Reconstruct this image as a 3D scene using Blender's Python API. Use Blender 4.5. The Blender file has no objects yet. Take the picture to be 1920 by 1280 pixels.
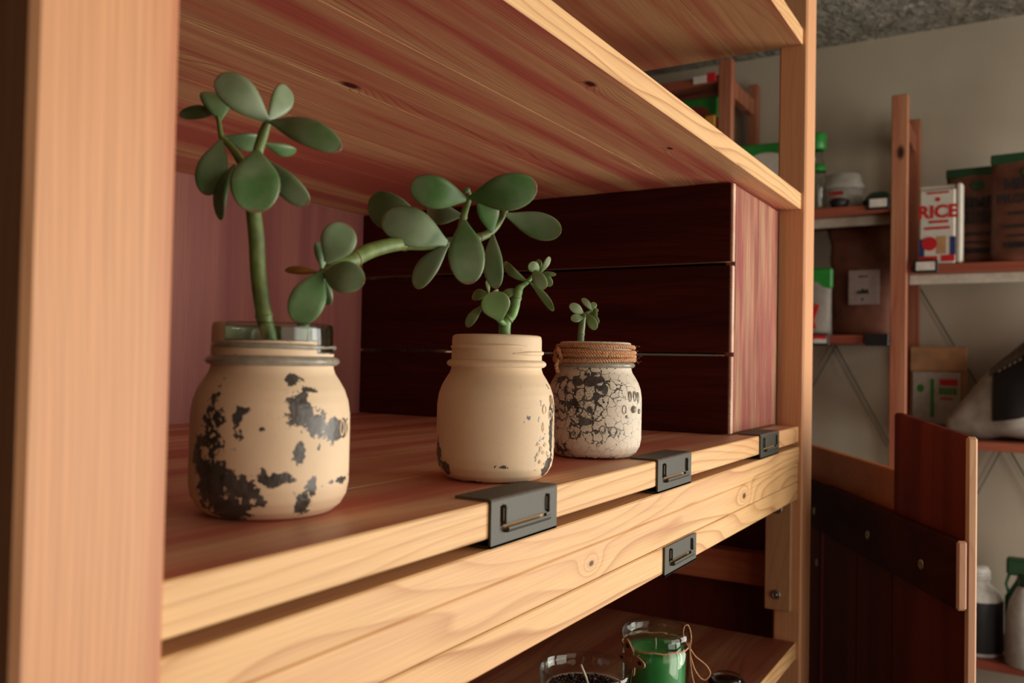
import bpy, bmesh, math, random
from mathutils import Vector, Matrix, noise
import numpy as np
random.seed(7)
C = bpy.context.scene
COL = C.collection
CZ = 1350.0            # lens height above the floor, mm.  All lengths below are mm, x along the shelf, y into it, z from lens height
pi = math.pi

# ---------------------------------------------------------------- camera, world, light, exposure
cam_d = bpy.data.cameras.new('camera'); cam = bpy.data.objects.new('camera', cam_d); COL.objects.link(cam); C.camera = cam
YAW, PIT, ROL, FPX = math.radians(31.1), math.radians(1.25), math.radians(-1.09), 1607.0
cF = Vector((math.cos(PIT)*math.cos(YAW), math.cos(PIT)*math.sin(YAW), math.sin(PIT)))
_R = cF.cross(Vector((0, 0, 1))).normalized(); _U = _R.cross(cF)
cR = math.cos(ROL)*_R - math.sin(ROL)*_U
cU = math.sin(ROL)*_R + math.cos(ROL)*_U
cam.matrix_world = Matrix(((cR.x, cU.x, -cF.x, 0), (cR.y, cU.y, -cF.y, 0), (cR.z, cU.z, -cF.z, CZ/1000), (0, 0, 0, 1)))
cam_d.sensor_width = 36; cam_d.lens = FPX/1920*36; cam_d.clip_start = .02
cam_d.dof.use_dof = True; cam_d.dof.focus_distance = .70; cam_d.dof.aperture_fstop = 8.5

w = bpy.data.worlds.new('world'); C.world = w; w.use_nodes = True
w.node_tree.nodes['Background'].inputs[0].default_value = (.62, .25, .15, 1)
w.node_tree.nodes['Background'].inputs[1].default_value = .055

def area(name, loc, aim, sx, sy, power, col):
    l = bpy.data.lights.new(name, 'AREA'); l.shape = 'RECTANGLE'; l.size = sx; l.size_y = sy; l.energy = power; l.color = col
    o = bpy.data.objects.new(name, l); COL.objects.link(o); o.location = loc
    o.rotation_euler = (Vector(aim) - Vector(loc)).to_track_quat('-Z', 'Y').to_euler(); return o
area('window_light', (2.15, -1.40, 1.18), (.95, .35, 1.34), 1.1, 1.7, 52, (1, .94, .84))
area('added_fill_light', (.80, -1.45, 1.12), (.60, .4, 1.34), 1.0, 1.5, 21, (1, .92, .80))  # added fill that keeps the back panel lit behind the crate; no window there
area('warm_fill_light', (-.10, -1.45, 1.55), (.6, .5, 1.35), 1.0, 1.4, 6, (1, .72, .54))  # added weak warm fill that reddens the shaded faces; no opening there
C.view_settings.view_transform = 'Standard'; C.view_settings.look = 'None'; C.view_settings.gamma = 1
C.view_settings.use_curve_mapping = False; C.view_settings.exposure = -0.12

# ---------------------------------------------------------------- helpers
def W(x, y, z): return Vector((x/1000, y/1000, (z+CZ)/1000))
def at(px, py, fw):                        # point seen at a pixel, fw mm ahead
    return fw*(cF + cR*(px-960)/FPX - cU*(py-640)/FPX)

class G:
    """collects geometry in mm"""
    def __init__(s): s.v = []; s.f = []; s.m = []; s.sm = []; s.at = []
    def add(s, vs, fs, mi=0, smooth=False, at=None):
        n = len(s.v); s.v += [tuple(v) for v in vs]
        s.at += (list(at) if at is not None else [0.0]*len(vs))
        for f in fs: s.f.append(tuple(i+n for i in f)); s.m.append(mi); s.sm.append(smooth)
        return s
    def box(s, x0, x1, y0, y1, z0, z1, b=0, mi=0, M=None, ends=None):
        if b <= 0:
            vs = [(x, y, z) for x in (x0, x1) for y in (y0, y1) for z in (z0, z1)]
            fs = [(0,1,3,2), (4,6,7,5), (0,4,5,1), (2,3,7,6), (0,2,6,4), (1,5,7,3)]
        else:
            b = min(b, .45*min(x1-x0, y1-y0, z1-z0))
            vs = []; idx = {}
            def V(i, j, k, a):              # corner (i,j,k), pulled along all axes except a
                key = (i, j, k, a)
                if key not in idx:
                    c = [(x0, x1)[i], (y0, y1)[j], (z0, z1)[k]]; sg = [1-2*i, 1-2*j, 1-2*k]
                    for q in range(3):
                        if q != a: c[q] += sg[q]*b
                    idx[key] = len(vs); vs.append(tuple(c))
                return idx[key]
            fs = []
            for i in (0, 1):
                fs.append([V(i,j,k,0) for j, k in ((0,0),(0,1),(1,1),(1,0))][::(1 if i == 0 else -1)])
                fs.append([V(j,i,k,1) for j, k in ((0,0),(1,0),(1,1),(0,1))][::(1 if i == 0 else -1)])
                fs.append([V(j,k,i,2) for j, k in ((0,0),(0,1),(1,1),(1,0))][::(1 if i == 0 else -1)])
            for i in (0, 1):
                for j in (0, 1):
                    fs.append([V(i,j,0,0), V(i,j,0,1), V(i,j,1,1), V(i,j,1,0)])
                    fs.append([V(i,0,j,0), V(i,0,j,2), V(i,1,j,2), V(i,1,j,0)])
                    fs.append([V(0,i,j,1), V(0,i,j,2), V(1,i,j,2), V(1,i,j,1)])
                    for k in (0, 1): fs.append([V(i,j,k,0), V(i,j,k,1), V(i,j,k,2)])
        if M is not None: vs = [M @ Vector(v) for v in vs]
        n = len(s.f); s.add(vs, fs, mi)
        if ends is not None:                # faces whose normal is along an axis in ends get material 1
            for q in range(n, len(s.f)):
                f = s.f[q]; a, b_, c = (Vector(s.v[f[i]]) for i in range(3)); nn = (b_-a).cross(c-a).normalized()
                if any(abs(nn[e]) > .9 for e in ends): s.m[q] = 1
        return s
    def lathe(s, prof, c=(0,0,0), n=48, smooth=True, a0=0, attr=None, M=None, mi=0):
        vs = []; at_ = []
        for r, z in prof:
            for k in range(n):
                t = a0 + 2*pi*k/n; p = Vector((r*math.cos(t), r*math.sin(t), z))
                at_.append(attr(t, z) if attr else 0.0)
                if M is not None: p = M @ p
                vs.append((p.x+c[0], p.y+c[1], p.z+c[2]))
        fs = []
        for i in range(len(prof)-1):
            for k in range(n):
                k2 = (k+1) % n; fs.append((i*n+k, i*n+k2, (i+1)*n+k2, (i+1)*n+k))
        return s.add(vs, fs, mi, smooth, at_)
    def tube(s, pts, rad, n=10, cap=True, mi=0, smooth=True, closed=False):
        P = [Vector(p) for p in pts]; m = len(P)
        R_ = rad if hasattr(rad, '__len__') else [rad]*m
        T = []
        for i in range(m):
            if closed: d = P[(i+1) % m]-P[i-1]
            else: d = P[min(i+1, m-1)]-P[max(i-1, 0)]
            T.append(d.normalized())
        a = Vector((0, 0, 1)) if abs(T[0].z) < .9 else Vector((1, 0, 0))
        N = (a - T[0]*a.dot(T[0])).normalized(); vs = []
        for i in range(m):
            N = (N - T[i]*N.dot(T[i])).normalized(); B = T[i].cross(N)
            for k in range(n):
                t = 2*pi*k/n; vs.append(P[i] + R_[i]*(N*math.cos(t)+B*math.sin(t)))
        fs = []
        for i in range(m if closed else m-1):
            j = (i+1) % m
            for k in range(n):
                k2 = (k+1) % n; fs.append((i*n+k, i*n+k2, j*n+k2, j*n+k))
        if cap and not closed: fs += [tuple(range(n))[::-1], tuple((m-1)*n+k for k in range(n))]
        return s.add(vs, fs, mi, smooth)
    def ball(s, c, rx, ry, rz, n=12, m=8, mi=0):
        vs = []; fs = []
        for i in range(m+1):
            a = pi*i/m
            for k in range(n):
                t = 2*pi*k/n; vs.append((c[0]+rx*math.sin(a)*math.cos(t), c[1]+ry*math.sin(a)*math.sin(t), c[2]-rz*math.cos(a)))
        for i in range(m):
            for k in range(n):
                k2 = (k+1) % n; fs.append((i*n+k, i*n+k2, (i+1)*n+k2, (i+1)*n+k))
        return s.add(vs, fs, mi, True)
    def prism(s, poly, t0, t1, M, mi=0, smooth=False):   # poly in local xz, extruded on local y
        n = len(poly); vs = [M @ Vector((x, t0, z)) for x, z in poly] + [M @ Vector((x, t1, z)) for x, z in poly]
        fs = [tuple(range(n)), tuple(range(n, 2*n))[::-1]] + [(i, i+n, (i+1) % n+n, (i+1) % n) for i in range(n)]
        return s.add(vs, fs, mi, smooth)

def base_of(o):
    return Vector(o['_b']) if o is not None and '_b' in o else Vector((0, 0, 0))
ROOTS = {}
def obj(name, g, mats, parent=None, label=None, kind=None, b=None):
    """link one mesh object; parent is a root/part whose origin is ROOTS[parent]"""
    if not isinstance(mats, (list, tuple)): mats = [mats]
    org = ROOTS[parent.name] if parent else (Vector(b) if b else Vector((0, 0, -CZ)))
    me = bpy.data.meshes.new(name)
    vs = [((v[0]-org[0])/1000, (v[1]-org[1])/1000, (v[2]-org[2])/1000) for v in g.v]
    me.from_pydata(vs, [], g.f); me.polygons.foreach_set('material_index', g.m); me.polygons.foreach_set('use_smooth', g.sm)
    if any(g.at):
        a = me.attributes.new('val', 'FLOAT', 'POINT'); a.data.foreach_set('value', g.at)
    for m in mats: me.materials.append(m)
    bm = bmesh.new(); bm.from_mesh(me); bmesh.ops.remove_doubles(bm, verts=bm.verts, dist=1e-6) if len(g.v) < 60000 else None
    bmesh.ops.recalc_face_normals(bm, faces=bm.faces); bm.to_mesh(me); bm.free()
    me.update()
    o = bpy.data.objects.new(name, me); COL.objects.link(o)
    if parent: o.parent = parent
    else: o.location = W(*org)
    ROOTS[o.name] = org
    if label: o['label'] = label
    if kind: o['kind'] = kind
    return o
def thing(name, label, cat, b, group=None):
    o = bpy.data.objects.new(name, None); COL.objects.link(o); o.location = W(*b); o.empty_display_size = .02
    ROOTS[o.name] = Vector(b); o['label'] = label; o['category'] = cat
    if group: o['group'] = group
    return o
def single(name, g, mats, label, cat, b, group=None):
    o = obj(name, g, mats, None, label, None, b); o['category'] = cat
    if group: o['group'] = group
    return o
def copy_thing(root, b, label=None, group=None):
    r = root.copy(); COL.objects.link(r); r.location = W(*b); ROOTS[r.name] = Vector(b)
    if label: r['label'] = label
    if group: r['group'] = group
    for ch in root.children:
        c = ch.copy(); COL.objects.link(c); c.parent = r
        for gc in ch.children:
            d = gc.copy(); COL.objects.link(d); d.parent = c
    return r
def bend(g, fn):
    g.v = [tuple(fn(*v)) for v in g.v]; return g

def text_geo(txt, size, M, g=None, thick=.4, align='CENTER'):
    cu = bpy.data.curves.new('t', 'FONT'); cu.body = txt; cu.size = size; cu.align_x = align; cu.extrude = thick/2; cu.resolution_u = 3; cu.offset = size*.035
    o = bpy.data.objects.new('t', cu); COL.objects.link(o)
    dg = bpy.context.evaluated_depsgraph_get(); dg.update()
    me = bpy.data.meshes.new_from_object(o.evaluated_get(dg))
    g = g or G(); g.add([M @ v.co for v in me.vertices], [tuple(p.vertices) for p in me.polygons])
    bpy.data.objects.remove(o); bpy.data.curves.remove(cu); bpy.data.meshes.remove(me); return g

# ---------------------------------------------------------------- materials
class NT:
    def __init__(s, name):
        s.mat = bpy.data.materials.new(name); s.mat.use_nodes = True; s.t = s.mat.node_tree; s.t.nodes.clear()
        s.out = s.t.nodes.new('ShaderNodeOutputMaterial')
    def n(s, typ, **kw):
        nd = s.t.nodes.new(typ)
        for k, v in kw.items(): setattr(nd, k, v)
        return nd
    def l(s, a, b): s.t.links.new(a, b)
    def setin(s, sock, v):
        if isinstance(v, bpy.types.NodeSocket): s.l(v, sock)
        elif v is not None: sock.default_value = v
    def math(s, op, a, b=None, c=None, clamp=False):
        nd = s.n('ShaderNodeMath', operation=op); nd.use_clamp = clamp
        for i, v in enumerate((a, b, c)):
            if v is not None: s.setin(nd.inputs[i], v)
        return nd.outputs[0]
    def vm(s, op, a, b=None):
        nd = s.n('ShaderNodeVectorMath', operation=op); s.setin(nd.inputs[0], a)
        if b is not None: s.setin(nd.inputs[1], b)
        return nd.outputs['Value'] if op in ('LENGTH', 'DISTANCE', 'DOT_PRODUCT') else nd.outputs[0]
    def noise(s, vec, scale=1, detail=2, rough=.5, dist=0):
        nd = s.n('ShaderNodeTexNoise'); s.setin(nd.inputs['Vector'], vec); nd.inputs['Scale'].default_value = scale
        nd.inputs['Detail'].default_value = detail; nd.inputs['Roughness'].default_value = rough; nd.inputs['Distortion'].default_value = dist
        return nd.outputs['Fac']
    def ramp(s, v, a, b, A=0, B=1):
        nd = s.n('ShaderNodeMapRange'); nd.clamp = True; s.setin(nd.inputs[0], v)
        for i, x in enumerate((a, b, A, B)): s.setin(nd.inputs[i+1], x)
        return nd.outputs[0]
    def mix(s, f, a, b, blend='MIX'):
        nd = s.n('ShaderNodeMix', data_type='RGBA', blend_type=blend); s.setin(nd.inputs[0], f)
        for i, v in ((6, a), (7, b)):
            if isinstance(v, tuple): v = (*v[:3], 1)
            s.setin(nd.inputs[i], v)
        return nd.outputs[2]
    def bsdf(s, col, rough=.5, **kw):
        b = s.n('ShaderNodeBsdfPrincipled')
        if isinstance(col, tuple): col = (*col[:3], 1)
        s.setin(b.inputs['Base Color'], col); s.setin(b.inputs['Roughness'], rough)
        for k, v in kw.items(): s.setin(b.inputs[k.replace('_', ' ')], v)
        return b
    def bump(s, h, strength, dist=.001):
        nd = s.n('ShaderNodeBump'); s.setin(nd.inputs['Height'], h); nd.inputs['Strength'].default_value = strength; nd.inputs['Distance'].default_value = dist
        return nd.outputs[0]
    def done(s, sh): s.l(sh.outputs[0] if hasattr(sh, 'outputs') else sh, s.out.inputs['Surface']); return s.mat
    def obj(s): return s.n('ShaderNodeTexCoord').outputs['Object']

def plain(name, col, rough=.5, var=.12, vs=60, **kw):
    t = NT(name); n = t.noise(t.obj(), vs, 3)
    c = t.mix(t.ramp(n, .3, .7), tuple(x*(1-var) for x in col), tuple(min(1, x*(1+var)) for x in col))
    b = t.bsdf(c, rough, **kw); t.l(t.bump(n, .15, .0006), b.inputs['Normal']); return t.done(b)

def wood(name, light, red, line, axis=0, freq=170, amp=1.6, redness=(.45, .65), lines=.6, knots=(), rough=.5, rnd=True, bump=.15, fibre=.12, spec=.35, sf=22):
    """axis = grain direction; light/red = the two tones of the wood; line = growth ring colour"""
    t = NT(name); oc = t.obj()
    p = oc
    if rnd:
        r = t.n('ShaderNodeObjectInfo').outputs['Random']
        r2 = t.n('ShaderNodeCombineXYZ')
        for i, k in enumerate((3.1, 7.7, 5.3)): t.l(t.math('MULTIPLY', r, k), r2.inputs[i])
        p = t.vm('ADD', oc, r2.outputs[0])
    def sc(l, a):
        v = [a, a, a]; v[axis] = l; return t.vm('MULTIPLY', p, tuple(v))
    sep = t.n('ShaderNodeSeparateXYZ'); t.l(p, sep.inputs[0])
    ax = [i for i in range(3) if i != axis]
    warp = t.noise(sc(1.6, 9), 1, 2, .45)
    base = t.math('ADD', t.math('MULTIPLY', sep.outputs[ax[0]], freq), t.math('MULTIPLY', sep.outputs[ax[1]], freq*.45))
    ph = t.math('ADD', base, t.math('MULTIPLY', warp, amp*freq*.06))
    kmask = None
    for (kx, ky, kz, kr) in knots:
        d = t.vm('SUBTRACT', oc, (kx, ky, kz)); s_ = [1/kr, 1/kr, 1/kr]; s_[axis] = .5/kr
        ln = t.vm('LENGTH', t.vm('MULTIPLY', d, tuple(s_)))
        ph = t.math('ADD', ph, t.math('MULTIPLY', t.math('EXPONENT', t.math('MULTIPLY', ln, -.45)), 5.0))
        mk = t.ramp(ln, .55, 1.25, 1, 0); kmask = mk if kmask is None else t.math('MAXIMUM', kmask, mk)
    ring = t.math('FRACT', ph)
    ringl = t.math('POWER', ring, 4.5)
    edge = t.ramp(ring, .93, 1.0, 1, 0); ringl = t.math('MULTIPLY', ringl, edge)
    streak = t.noise(sc(1.1 if sf == 22 else 5, sf), 1, 3, .55)
    fib = t.noise(sc(12, 900), 1, 2, .6)
    vary = t.noise(sc(1.5, 7), 1.7, 1)
    c = t.mix(t.ramp(streak, redness[0], redness[1]), light, red)
    c = t.mix(t.math('MULTIPLY', t.math('MULTIPLY', ringl, lines), t.ramp(vary, .3, .65, .45, 1)), c, line)
    c = t.mix(t.math('MULTIPLY', t.ramp(fib, .35, .75), fibre*2), c, tuple(x*.45 for x in line))
    if kmask is not None: c = t.mix(kmask, c, tuple(x*.25 for x in line))
    b = t.bsdf(c, rough); b.inputs['Specular IOR Level'].default_value = spec
    h = t.math('ADD', t.math('MULTIPLY', fib, .6), ringl)
    t.l(t.bump(h, bump, .0005), b.inputs['Normal']); return t.done(b)

PINE = (.80, .50, .235); PRED = (.60, .20, .10); PLINE = (.36, .12, .03)
k_u = [(.5094-.201, .4607-.269, .0, .006)]
m_pine = wood('pine_front', PINE, (.74, .38, .17), PLINE, 0, 210, 1.3, (.5, .75), .95, rough=.5)
m_pine_v = wood('pine_post', (.70, .36, .18), (.52, .17, .09), (.40, .14, .06), 2, 260, 1.0, (.5, .68), .35, rough=.45)
m_pine_y = wood('pine_rail', (.50, .18, .08), (.40, .10, .05), (.22, .05, .02), 1, 200, 1.2, (.4, .6), .5)
m_mauve = wood('mauve_plywood', (.40, .155, .125), (.30, .10, .095), (.22, .07, .07), 2, 300, 1.2, (.4, .6), .5, rough=.5)
m_maho_y = wood('mahogany_stain', (.085, .012, .007), (.050, .006, .004), (.012, .003, .002), 1, 240, 1.4, (.4, .6), .6, rough=.6, fibre=.25, spec=.15)
m_maho_v = wood('worn_red_wood', (.56, .30, .17), (.40, .10, .075), (.10, .02, .015), 2, 260, 1.4, (.36, .60), .7, rough=.7, fibre=.45, sf=45)
m_raw = wood('raw_wood_edge', (.80, .56, .42), (.60, .32, .24), (.25, .10, .06), 1, 260, 1.4, (.4, .6), .5, rough=.7)
m_stand = wood('stand_stain', (.17, .026, .012), (.11, .013, .008), (.05, .008, .004), 2, 160, 1.4, (.4, .6), .6, rough=.6, spec=.12)
m_stand_b = wood('stand_batten', (.060, .010, .006), (.04, .006, .004), (.02, .004, .002), 0, 160, 1.4, (.4, .6), .6, rough=.65, spec=.1)
m_stand_o = wood('stand_rail', (.62, .20, .06), (.50, .14, .04), (.30, .06, .02), 0, 160, 1.4, (.4, .6), .6, rough=.5)
m_stand_e = wood('stand_end_grain', (.60, .34, .18), (.50, .25, .15), (.35, .14, .08), 2, 260, 1, (.4, .6), .4, rough=.6)
m_bgpost = wood('bg_post', (.50, .22, .11), (.36, .10, .055), (.16, .04, .025), 2, 200, 1, (.4, .6), .5, knots=[(0, -.003, 1.975, .011)])
m_bgshelf = wood('bg_shelf', (.36, .10, .05), (.26, .055, .03), (.14, .03, .02), 1, 160, 1, (.4, .6), .5)
m_clip = plain('grey_metal', (.060, .058, .045), .5, .15, 900, Metallic=.3)
m_clip_top = plain('grey_metal_gritty', (.085, .065, .048), .75, .6, 1800)
m_dark = plain('near_black', (.012, .009, .008), .6)
m_white = plain('white_plastic', (.55, .53, .48), .45)
m_screw = plain('screw_metal', (.30, .26, .22), .35, .3, 400, Metallic=.8)
m_black = plain('black_plastic', (.012, .012, .012), .35)
m_green = plain('green_plastic', (.02, .22, .03), .4)
m_dgreen = plain('dark_green_print', (.012, .06, .02), .5)
m_red = plain('red_print', (.50, .012, .015), .5)
m_blue = plain('navy_print', (.02, .03, .13), .5)
m_paper = plain('white_paper', (.60, .55, .47), .6, .06)
m_ink = plain('black_ink', (.010, .008, .008), .6)
m_kraft = plain('kraft_paper', (.15, .048, .024), .6, .25, 25)
m_kraft2 = plain('light_kraft_paper', (.42, .22, .10), .6, .2, 25)
m_amber = plain('amber_packet', (.55, .24, .03), .5)
m_railw = plain('cream_metal', (.50, .45, .36), .45)
m_wire = plain('steel_wire', (.10, .12, .10), .5)
m_tag = plain('price_card', (.62, .56, .50), .6)
m_sackw = plain('white_woven_sack', (.36, .32, .27), .6, .2, 30)
m_sackg = plain('grey_woven_sack', (.13, .10, .075), .7, .3, 60)
m_wick = plain('wick', (.62, .52, .42), .7)
m_rim = plain('wax_rim', (.42, .32, .27), .5)
m_greenwax = plain('green_wax', (.035, .30, .065), .45, .1)
m_ply = wood('thin_plywood', (.50, .27, .14), (.42, .2, .1), (.25, .1, .05), 0, 300, 1, (.4, .6), .3)

def glass(name, col=(.93, .97, .94), rough=.02):
    t = NT(name); lw = t.n('ShaderNodeLayerWeight'); lw.inputs['Blend'].default_value = .5   # thin clear glass: lets light in, darker and shinier at its edges
    tr = t.n('ShaderNodeBsdfTransparent'); t.l(t.mix(t.math('POWER', lw.outputs['Facing'], 3.0), col, tuple(x*.62 for x in col)), tr.inputs[0])
    gl = t.n('ShaderNodeBsdfGlossy'); gl.inputs['Roughness'].default_value = rough
    m = t.n('ShaderNodeMixShader'); t.l(t.math('ADD', t.math('MULTIPLY', t.math('POWER', lw.outputs['Facing'], 4.0), .75), .05), m.inputs[0]); t.l(tr.outputs[0], m.inputs[1]); t.l(gl.outputs[0], m.inputs[2]); return t.done(m)
m_glass = glass('clear_glass')
m_glass_j = glass('jar_glass', (.90, .95, .92), .08)

def crumb():
    t = NT('crumbly_brown_wax'); oc = t.obj(); v = t.n('ShaderNodeTexVoronoi'); v.inputs['Scale'].default_value = 320; t.l(oc, v.inputs['Vector'])
    c = t.mix(t.ramp(v.outputs['Color'], .2, .9), (.008, .004, .003), (.09, .03, .02))
    b = t.bsdf(c, .5); t.l(t.bump(v.outputs['Distance'], 1, .003), b.inputs['Normal']); return t.done(b)
m_crumb = crumb()

def leaf_mat(name, pale, deep, rimc):
    t = NT(name); oc = t.obj(); a = t.n('ShaderNodeAttribute', attribute_name='val').outputs['Fac']
    n = t.noise(oc, 45, 3); f = t.noise(oc, 1400, 2)
    geo = t.n('ShaderNodeObjectInfo').outputs['Random']
    c = t.mix(t.ramp(t.math('ADD', t.math('MULTIPLY', n, .8), t.math('MULTIPLY', geo, .35)), .35, .75), deep, pale)
    c = t.mix(t.ramp(f, .62, .75, 0, .35), c, (.30, .36, .24))
    c = t.mix(t.ramp(a, .90, 1.0, 0, .65), c, rimc)
    b = t.bsdf(c, .38); b.inputs['Subsurface Weight'].default_value = .08; b.inputs['Subsurface Radius'].default_value = (.4, 1, .2)
    b.inputs['Subsurface Scale'].default_value = .003; b.inputs['Specular IOR Level'].default_value = .45
    t.l(t.bump(n, .2, .0008), b.inputs['Normal']); return t.done(b)
m_leaf = leaf_mat('jade_leaf', (.22, .30, .18), (.065, .17, .045), (.20, .07, .06))
m_leaf2 = leaf_mat('young_jade_leaf', (.22, .30, .15), (.12, .22, .06), (.28, .13, .07))
m_leafy = plain('withered_leaf', (.36, .16, .03), .5)
m_stem = plain('jade_stem', (.13, .19, .05), .45, .35, 120)
m_stem2 = plain('small_jade_stem', (.17, .33, .10), .45, .25, 200)
m_stemb = plain('brown_stem', (.22, .16, .08), .6, .3, 200)

def jute():
    t = NT('jute'); oc = t.obj(); n = t.noise(oc, 700, 3, .7)
    c = t.mix(t.ramp(n, .3, .7), (.34, .14, .06), (.80, .46, .24)); b = t.bsdf(c, .85)
    t.l(t.bump(n, .8, .0008), b.inputs['Normal']); return t.done(b)
m_jute = jute()

def paint(name, col, kind):
    """chipped chalk paint over glass: the 'val' attribute says where it is worn, noise cuts the edge"""
    t = NT(name); oc = t.obj(); a = t.n('ShaderNodeAttribute', attribute_name='val').outputs['Fac']
    n1 = t.noise(oc, 120, 4, .65); n2 = t.noise(oc, 420, 3, .6); n0 = t.noise(oc, 30, 2)
    if kind == 'crackle':
        d0 = t.vm('ADD', oc, t.vm('MULTIPLY', t.n('ShaderNodeTexNoise').outputs['Color'], (0, 0, 0)))
        nz = t.n('ShaderNodeTexNoise'); nz.inputs['Scale'].default_value = 150; nz.inputs['Detail'].default_value = 3; t.l(oc, nz.inputs['Vector'])
        wv = t.vm('ADD', oc, t.vm('MULTIPLY', t.vm('SUBTRACT', nz.outputs['Color'], (.5, .5, .5)), (.010, .010, .010)))
        v = t.n('ShaderNodeTexVoronoi', feature='DISTANCE_TO_EDGE'); v.inputs['Scale'].default_value = 115; t.l(wv, v.inputs['Vector'])
        v2 = t.n('ShaderNodeTexVoronoi', feature='DISTANCE_TO_EDGE'); v2.inputs['Scale'].default_value = 420; t.l(wv, v2.inputs['Vector'])
        vc = t.n('ShaderNodeTexVoronoi'); vc.inputs['Scale'].default_value = 115; t.l(wv, vc.inputs['Vector'])
        sepc = t.n('ShaderNodeSeparateColor'); t.l(vc.outputs['Color'], sepc.inputs[0])
        w1 = t.math('MULTIPLY', t.math('POWER', a, 1.4), .20)
        k1 = t.math('LESS_THAN', v.outputs['Distance'], t.math('MULTIPLY', w1, t.ramp(n1, .3, .7, .3, 1.2)))
        k2 = t.math('LESS_THAN', v2.outputs['Distance'], t.math('MULTIPLY', t.math('SUBTRACT', a, .30), .12))
        k3 = t.math('GREATER_THAN', t.math('ADD', a, t.math('MULTIPLY', sepc.outputs[0], .5)), 1.12)
        chip = t.math('MAXIMUM', t.math('MAXIMUM', k1, k2), k3)
    else:
        sm = t.math('ADD', a, t.math('ADD', t.math('MULTIPLY', t.math('SUBTRACT', n1, .5), 1.7), t.math('MULTIPLY', t.math('SUBTRACT', n2, .5), .8)))
        chip = t.math('GREATER_THAN', sm, .52)
    grime = t.ramp(t.noise(oc, 260, 4, .7), .60, .74)
    c = t.mix(t.ramp(n0, .3, .7), tuple(x*.92 for x in col), col)
    c = t.mix(t.math('MULTIPLY', grime, .25), c, (.42, .27, .15))
    b = t.bsdf(c, .62); b.inputs['Specular IOR Level'].default_value = .3
    hh = t.math('ADD', t.math('MULTIPLY', t.noise(oc, 900, 3, .6), .35), t.math('SUBTRACT', 1, chip))
    t.l(t.bump(hh, .5, .0005), b.inputs['Normal'])
    g = t.bsdf(t.mix(t.ramp(n1, .3, .7), (.030, .024, .018), (.15, .14, .13)), .18); g.inputs['Alpha'].default_value = .72
    g.inputs['Specular IOR Level'].default_value = .6
    t.l(t.bump(n2, .6, .001), g.inputs['Normal'])
    tr = t.n('ShaderNodeBsdfTransparent')
    clear = t.math('GREATER_THAN', a, 1.8)
    m0 = t.n('ShaderNodeMixShader'); t.l(clear, m0.inputs[0]); t.l(g.outputs[0], m0.inputs[1]); t.l(tr.outputs[0], m0.inputs[2])
    m = t.n('ShaderNodeMixShader'); t.l(chip, m.inputs[0]); t.l(b.outputs[0], m.inputs[1]); t.l(m0.outputs[0], m.inputs[2])
    return t.done(m)
CREAM = (.80, .62, .42)
m_paint1 = paint('chipped_cream_paint', CREAM, 'chip')
m_paint2 = paint('cream_paint', CREAM, 'chip')
m_paint3 = paint('crackled_pale_paint', (.74, .66, .54), 'crackle')
m_cream = plain('cream_chalk_paint', CREAM, .65, .06, 700)
m_paleglass = plain('pale_worn_glass', (.42, .40, .33), .2, .2, 200, Transmission_Weight=.35)

def walls():
    t = NT('plaster_wall'); oc = t.obj(); n = t.noise(oc, 3, 4); n2 = t.noise(oc, 60, 4)
    b = t.bsdf(t.mix(t.ramp(n, .3, .7), (.44, .38, .28), (.52, .46, .36)), .8); t.l(t.bump(n2, .3, .002), b.inputs['Normal']); return t.done(b)
m_wall = walls()
def ceil():
    t = NT('stippled_ceiling'); oc = t.obj(); n = t.noise(oc, 14, 5, .65, 1.2); n2 = t.noise(oc, 50, 4)
    b = t.bsdf(t.mix(t.ramp(n, .35, .7), (.20, .185, .14), (.40, .37, .30)), .9); t.l(t.bump(t.math('ADD', n, t.math('MULTIPLY', n2, .4)), 1, .05), b.inputs['Normal']); return t.done(b)
m_ceil = ceil()
m_floor = plain('dark_floor', (.05, .025, .018), .6, .3, 4)

# ---------------------------------------------------------------- the room
ZC = 1095
def struct(name, g, m): o = obj(name, g, m, kind='structure', b=(0, 0, -CZ)); return o
struct('floor', G().box(-1600, 3250, -2300, 3000, -CZ-60, -CZ), m_floor)
struct('ceiling', G().box(-1600, 3250, -2300, 3000, ZC, ZC+60), m_ceil)
struct('wall_far', G().box(3050, 3200, -2300, 3000, -CZ, ZC), m_wall)
struct('wall_back', G().box(-1600, 3050, 2800, 2950, -CZ, ZC), m_wall)

# ---------------------------------------------------------------- the shelving unit
XN, XF, YF, YB = 201, 1209, 269, 872
ZS = -83; ZU = 215; ZT = 443
UNIT = thing('shelving_unit', 'large pine shelving unit filling the foreground, holding the jars and the crate', 'shelving', (XN, YF, -CZ))
def pk(x, y, z, r): return ((x-XN)/1000, (y-YF)/1000, (z+CZ)/1000, r)
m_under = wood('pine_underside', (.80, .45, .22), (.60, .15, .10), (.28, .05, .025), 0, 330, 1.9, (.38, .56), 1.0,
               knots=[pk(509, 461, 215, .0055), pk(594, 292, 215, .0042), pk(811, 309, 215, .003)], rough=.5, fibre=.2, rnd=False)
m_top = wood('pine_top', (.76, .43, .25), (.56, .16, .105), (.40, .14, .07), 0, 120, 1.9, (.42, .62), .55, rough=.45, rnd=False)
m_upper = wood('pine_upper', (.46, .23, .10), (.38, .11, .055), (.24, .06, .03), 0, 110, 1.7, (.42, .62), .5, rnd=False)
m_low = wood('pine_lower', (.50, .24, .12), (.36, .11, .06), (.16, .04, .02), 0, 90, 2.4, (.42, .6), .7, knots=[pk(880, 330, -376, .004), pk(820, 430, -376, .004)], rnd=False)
m_frail = wood('pine_rail_front', PINE, (.74, .42, .22), (.38, .13, .035), 0, 190, 1.6, (.5, .75), .9,
               knots=[pk(562, YF, -145, .0022), pk(949, YF, -145, .0035)], rnd=False)
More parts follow.
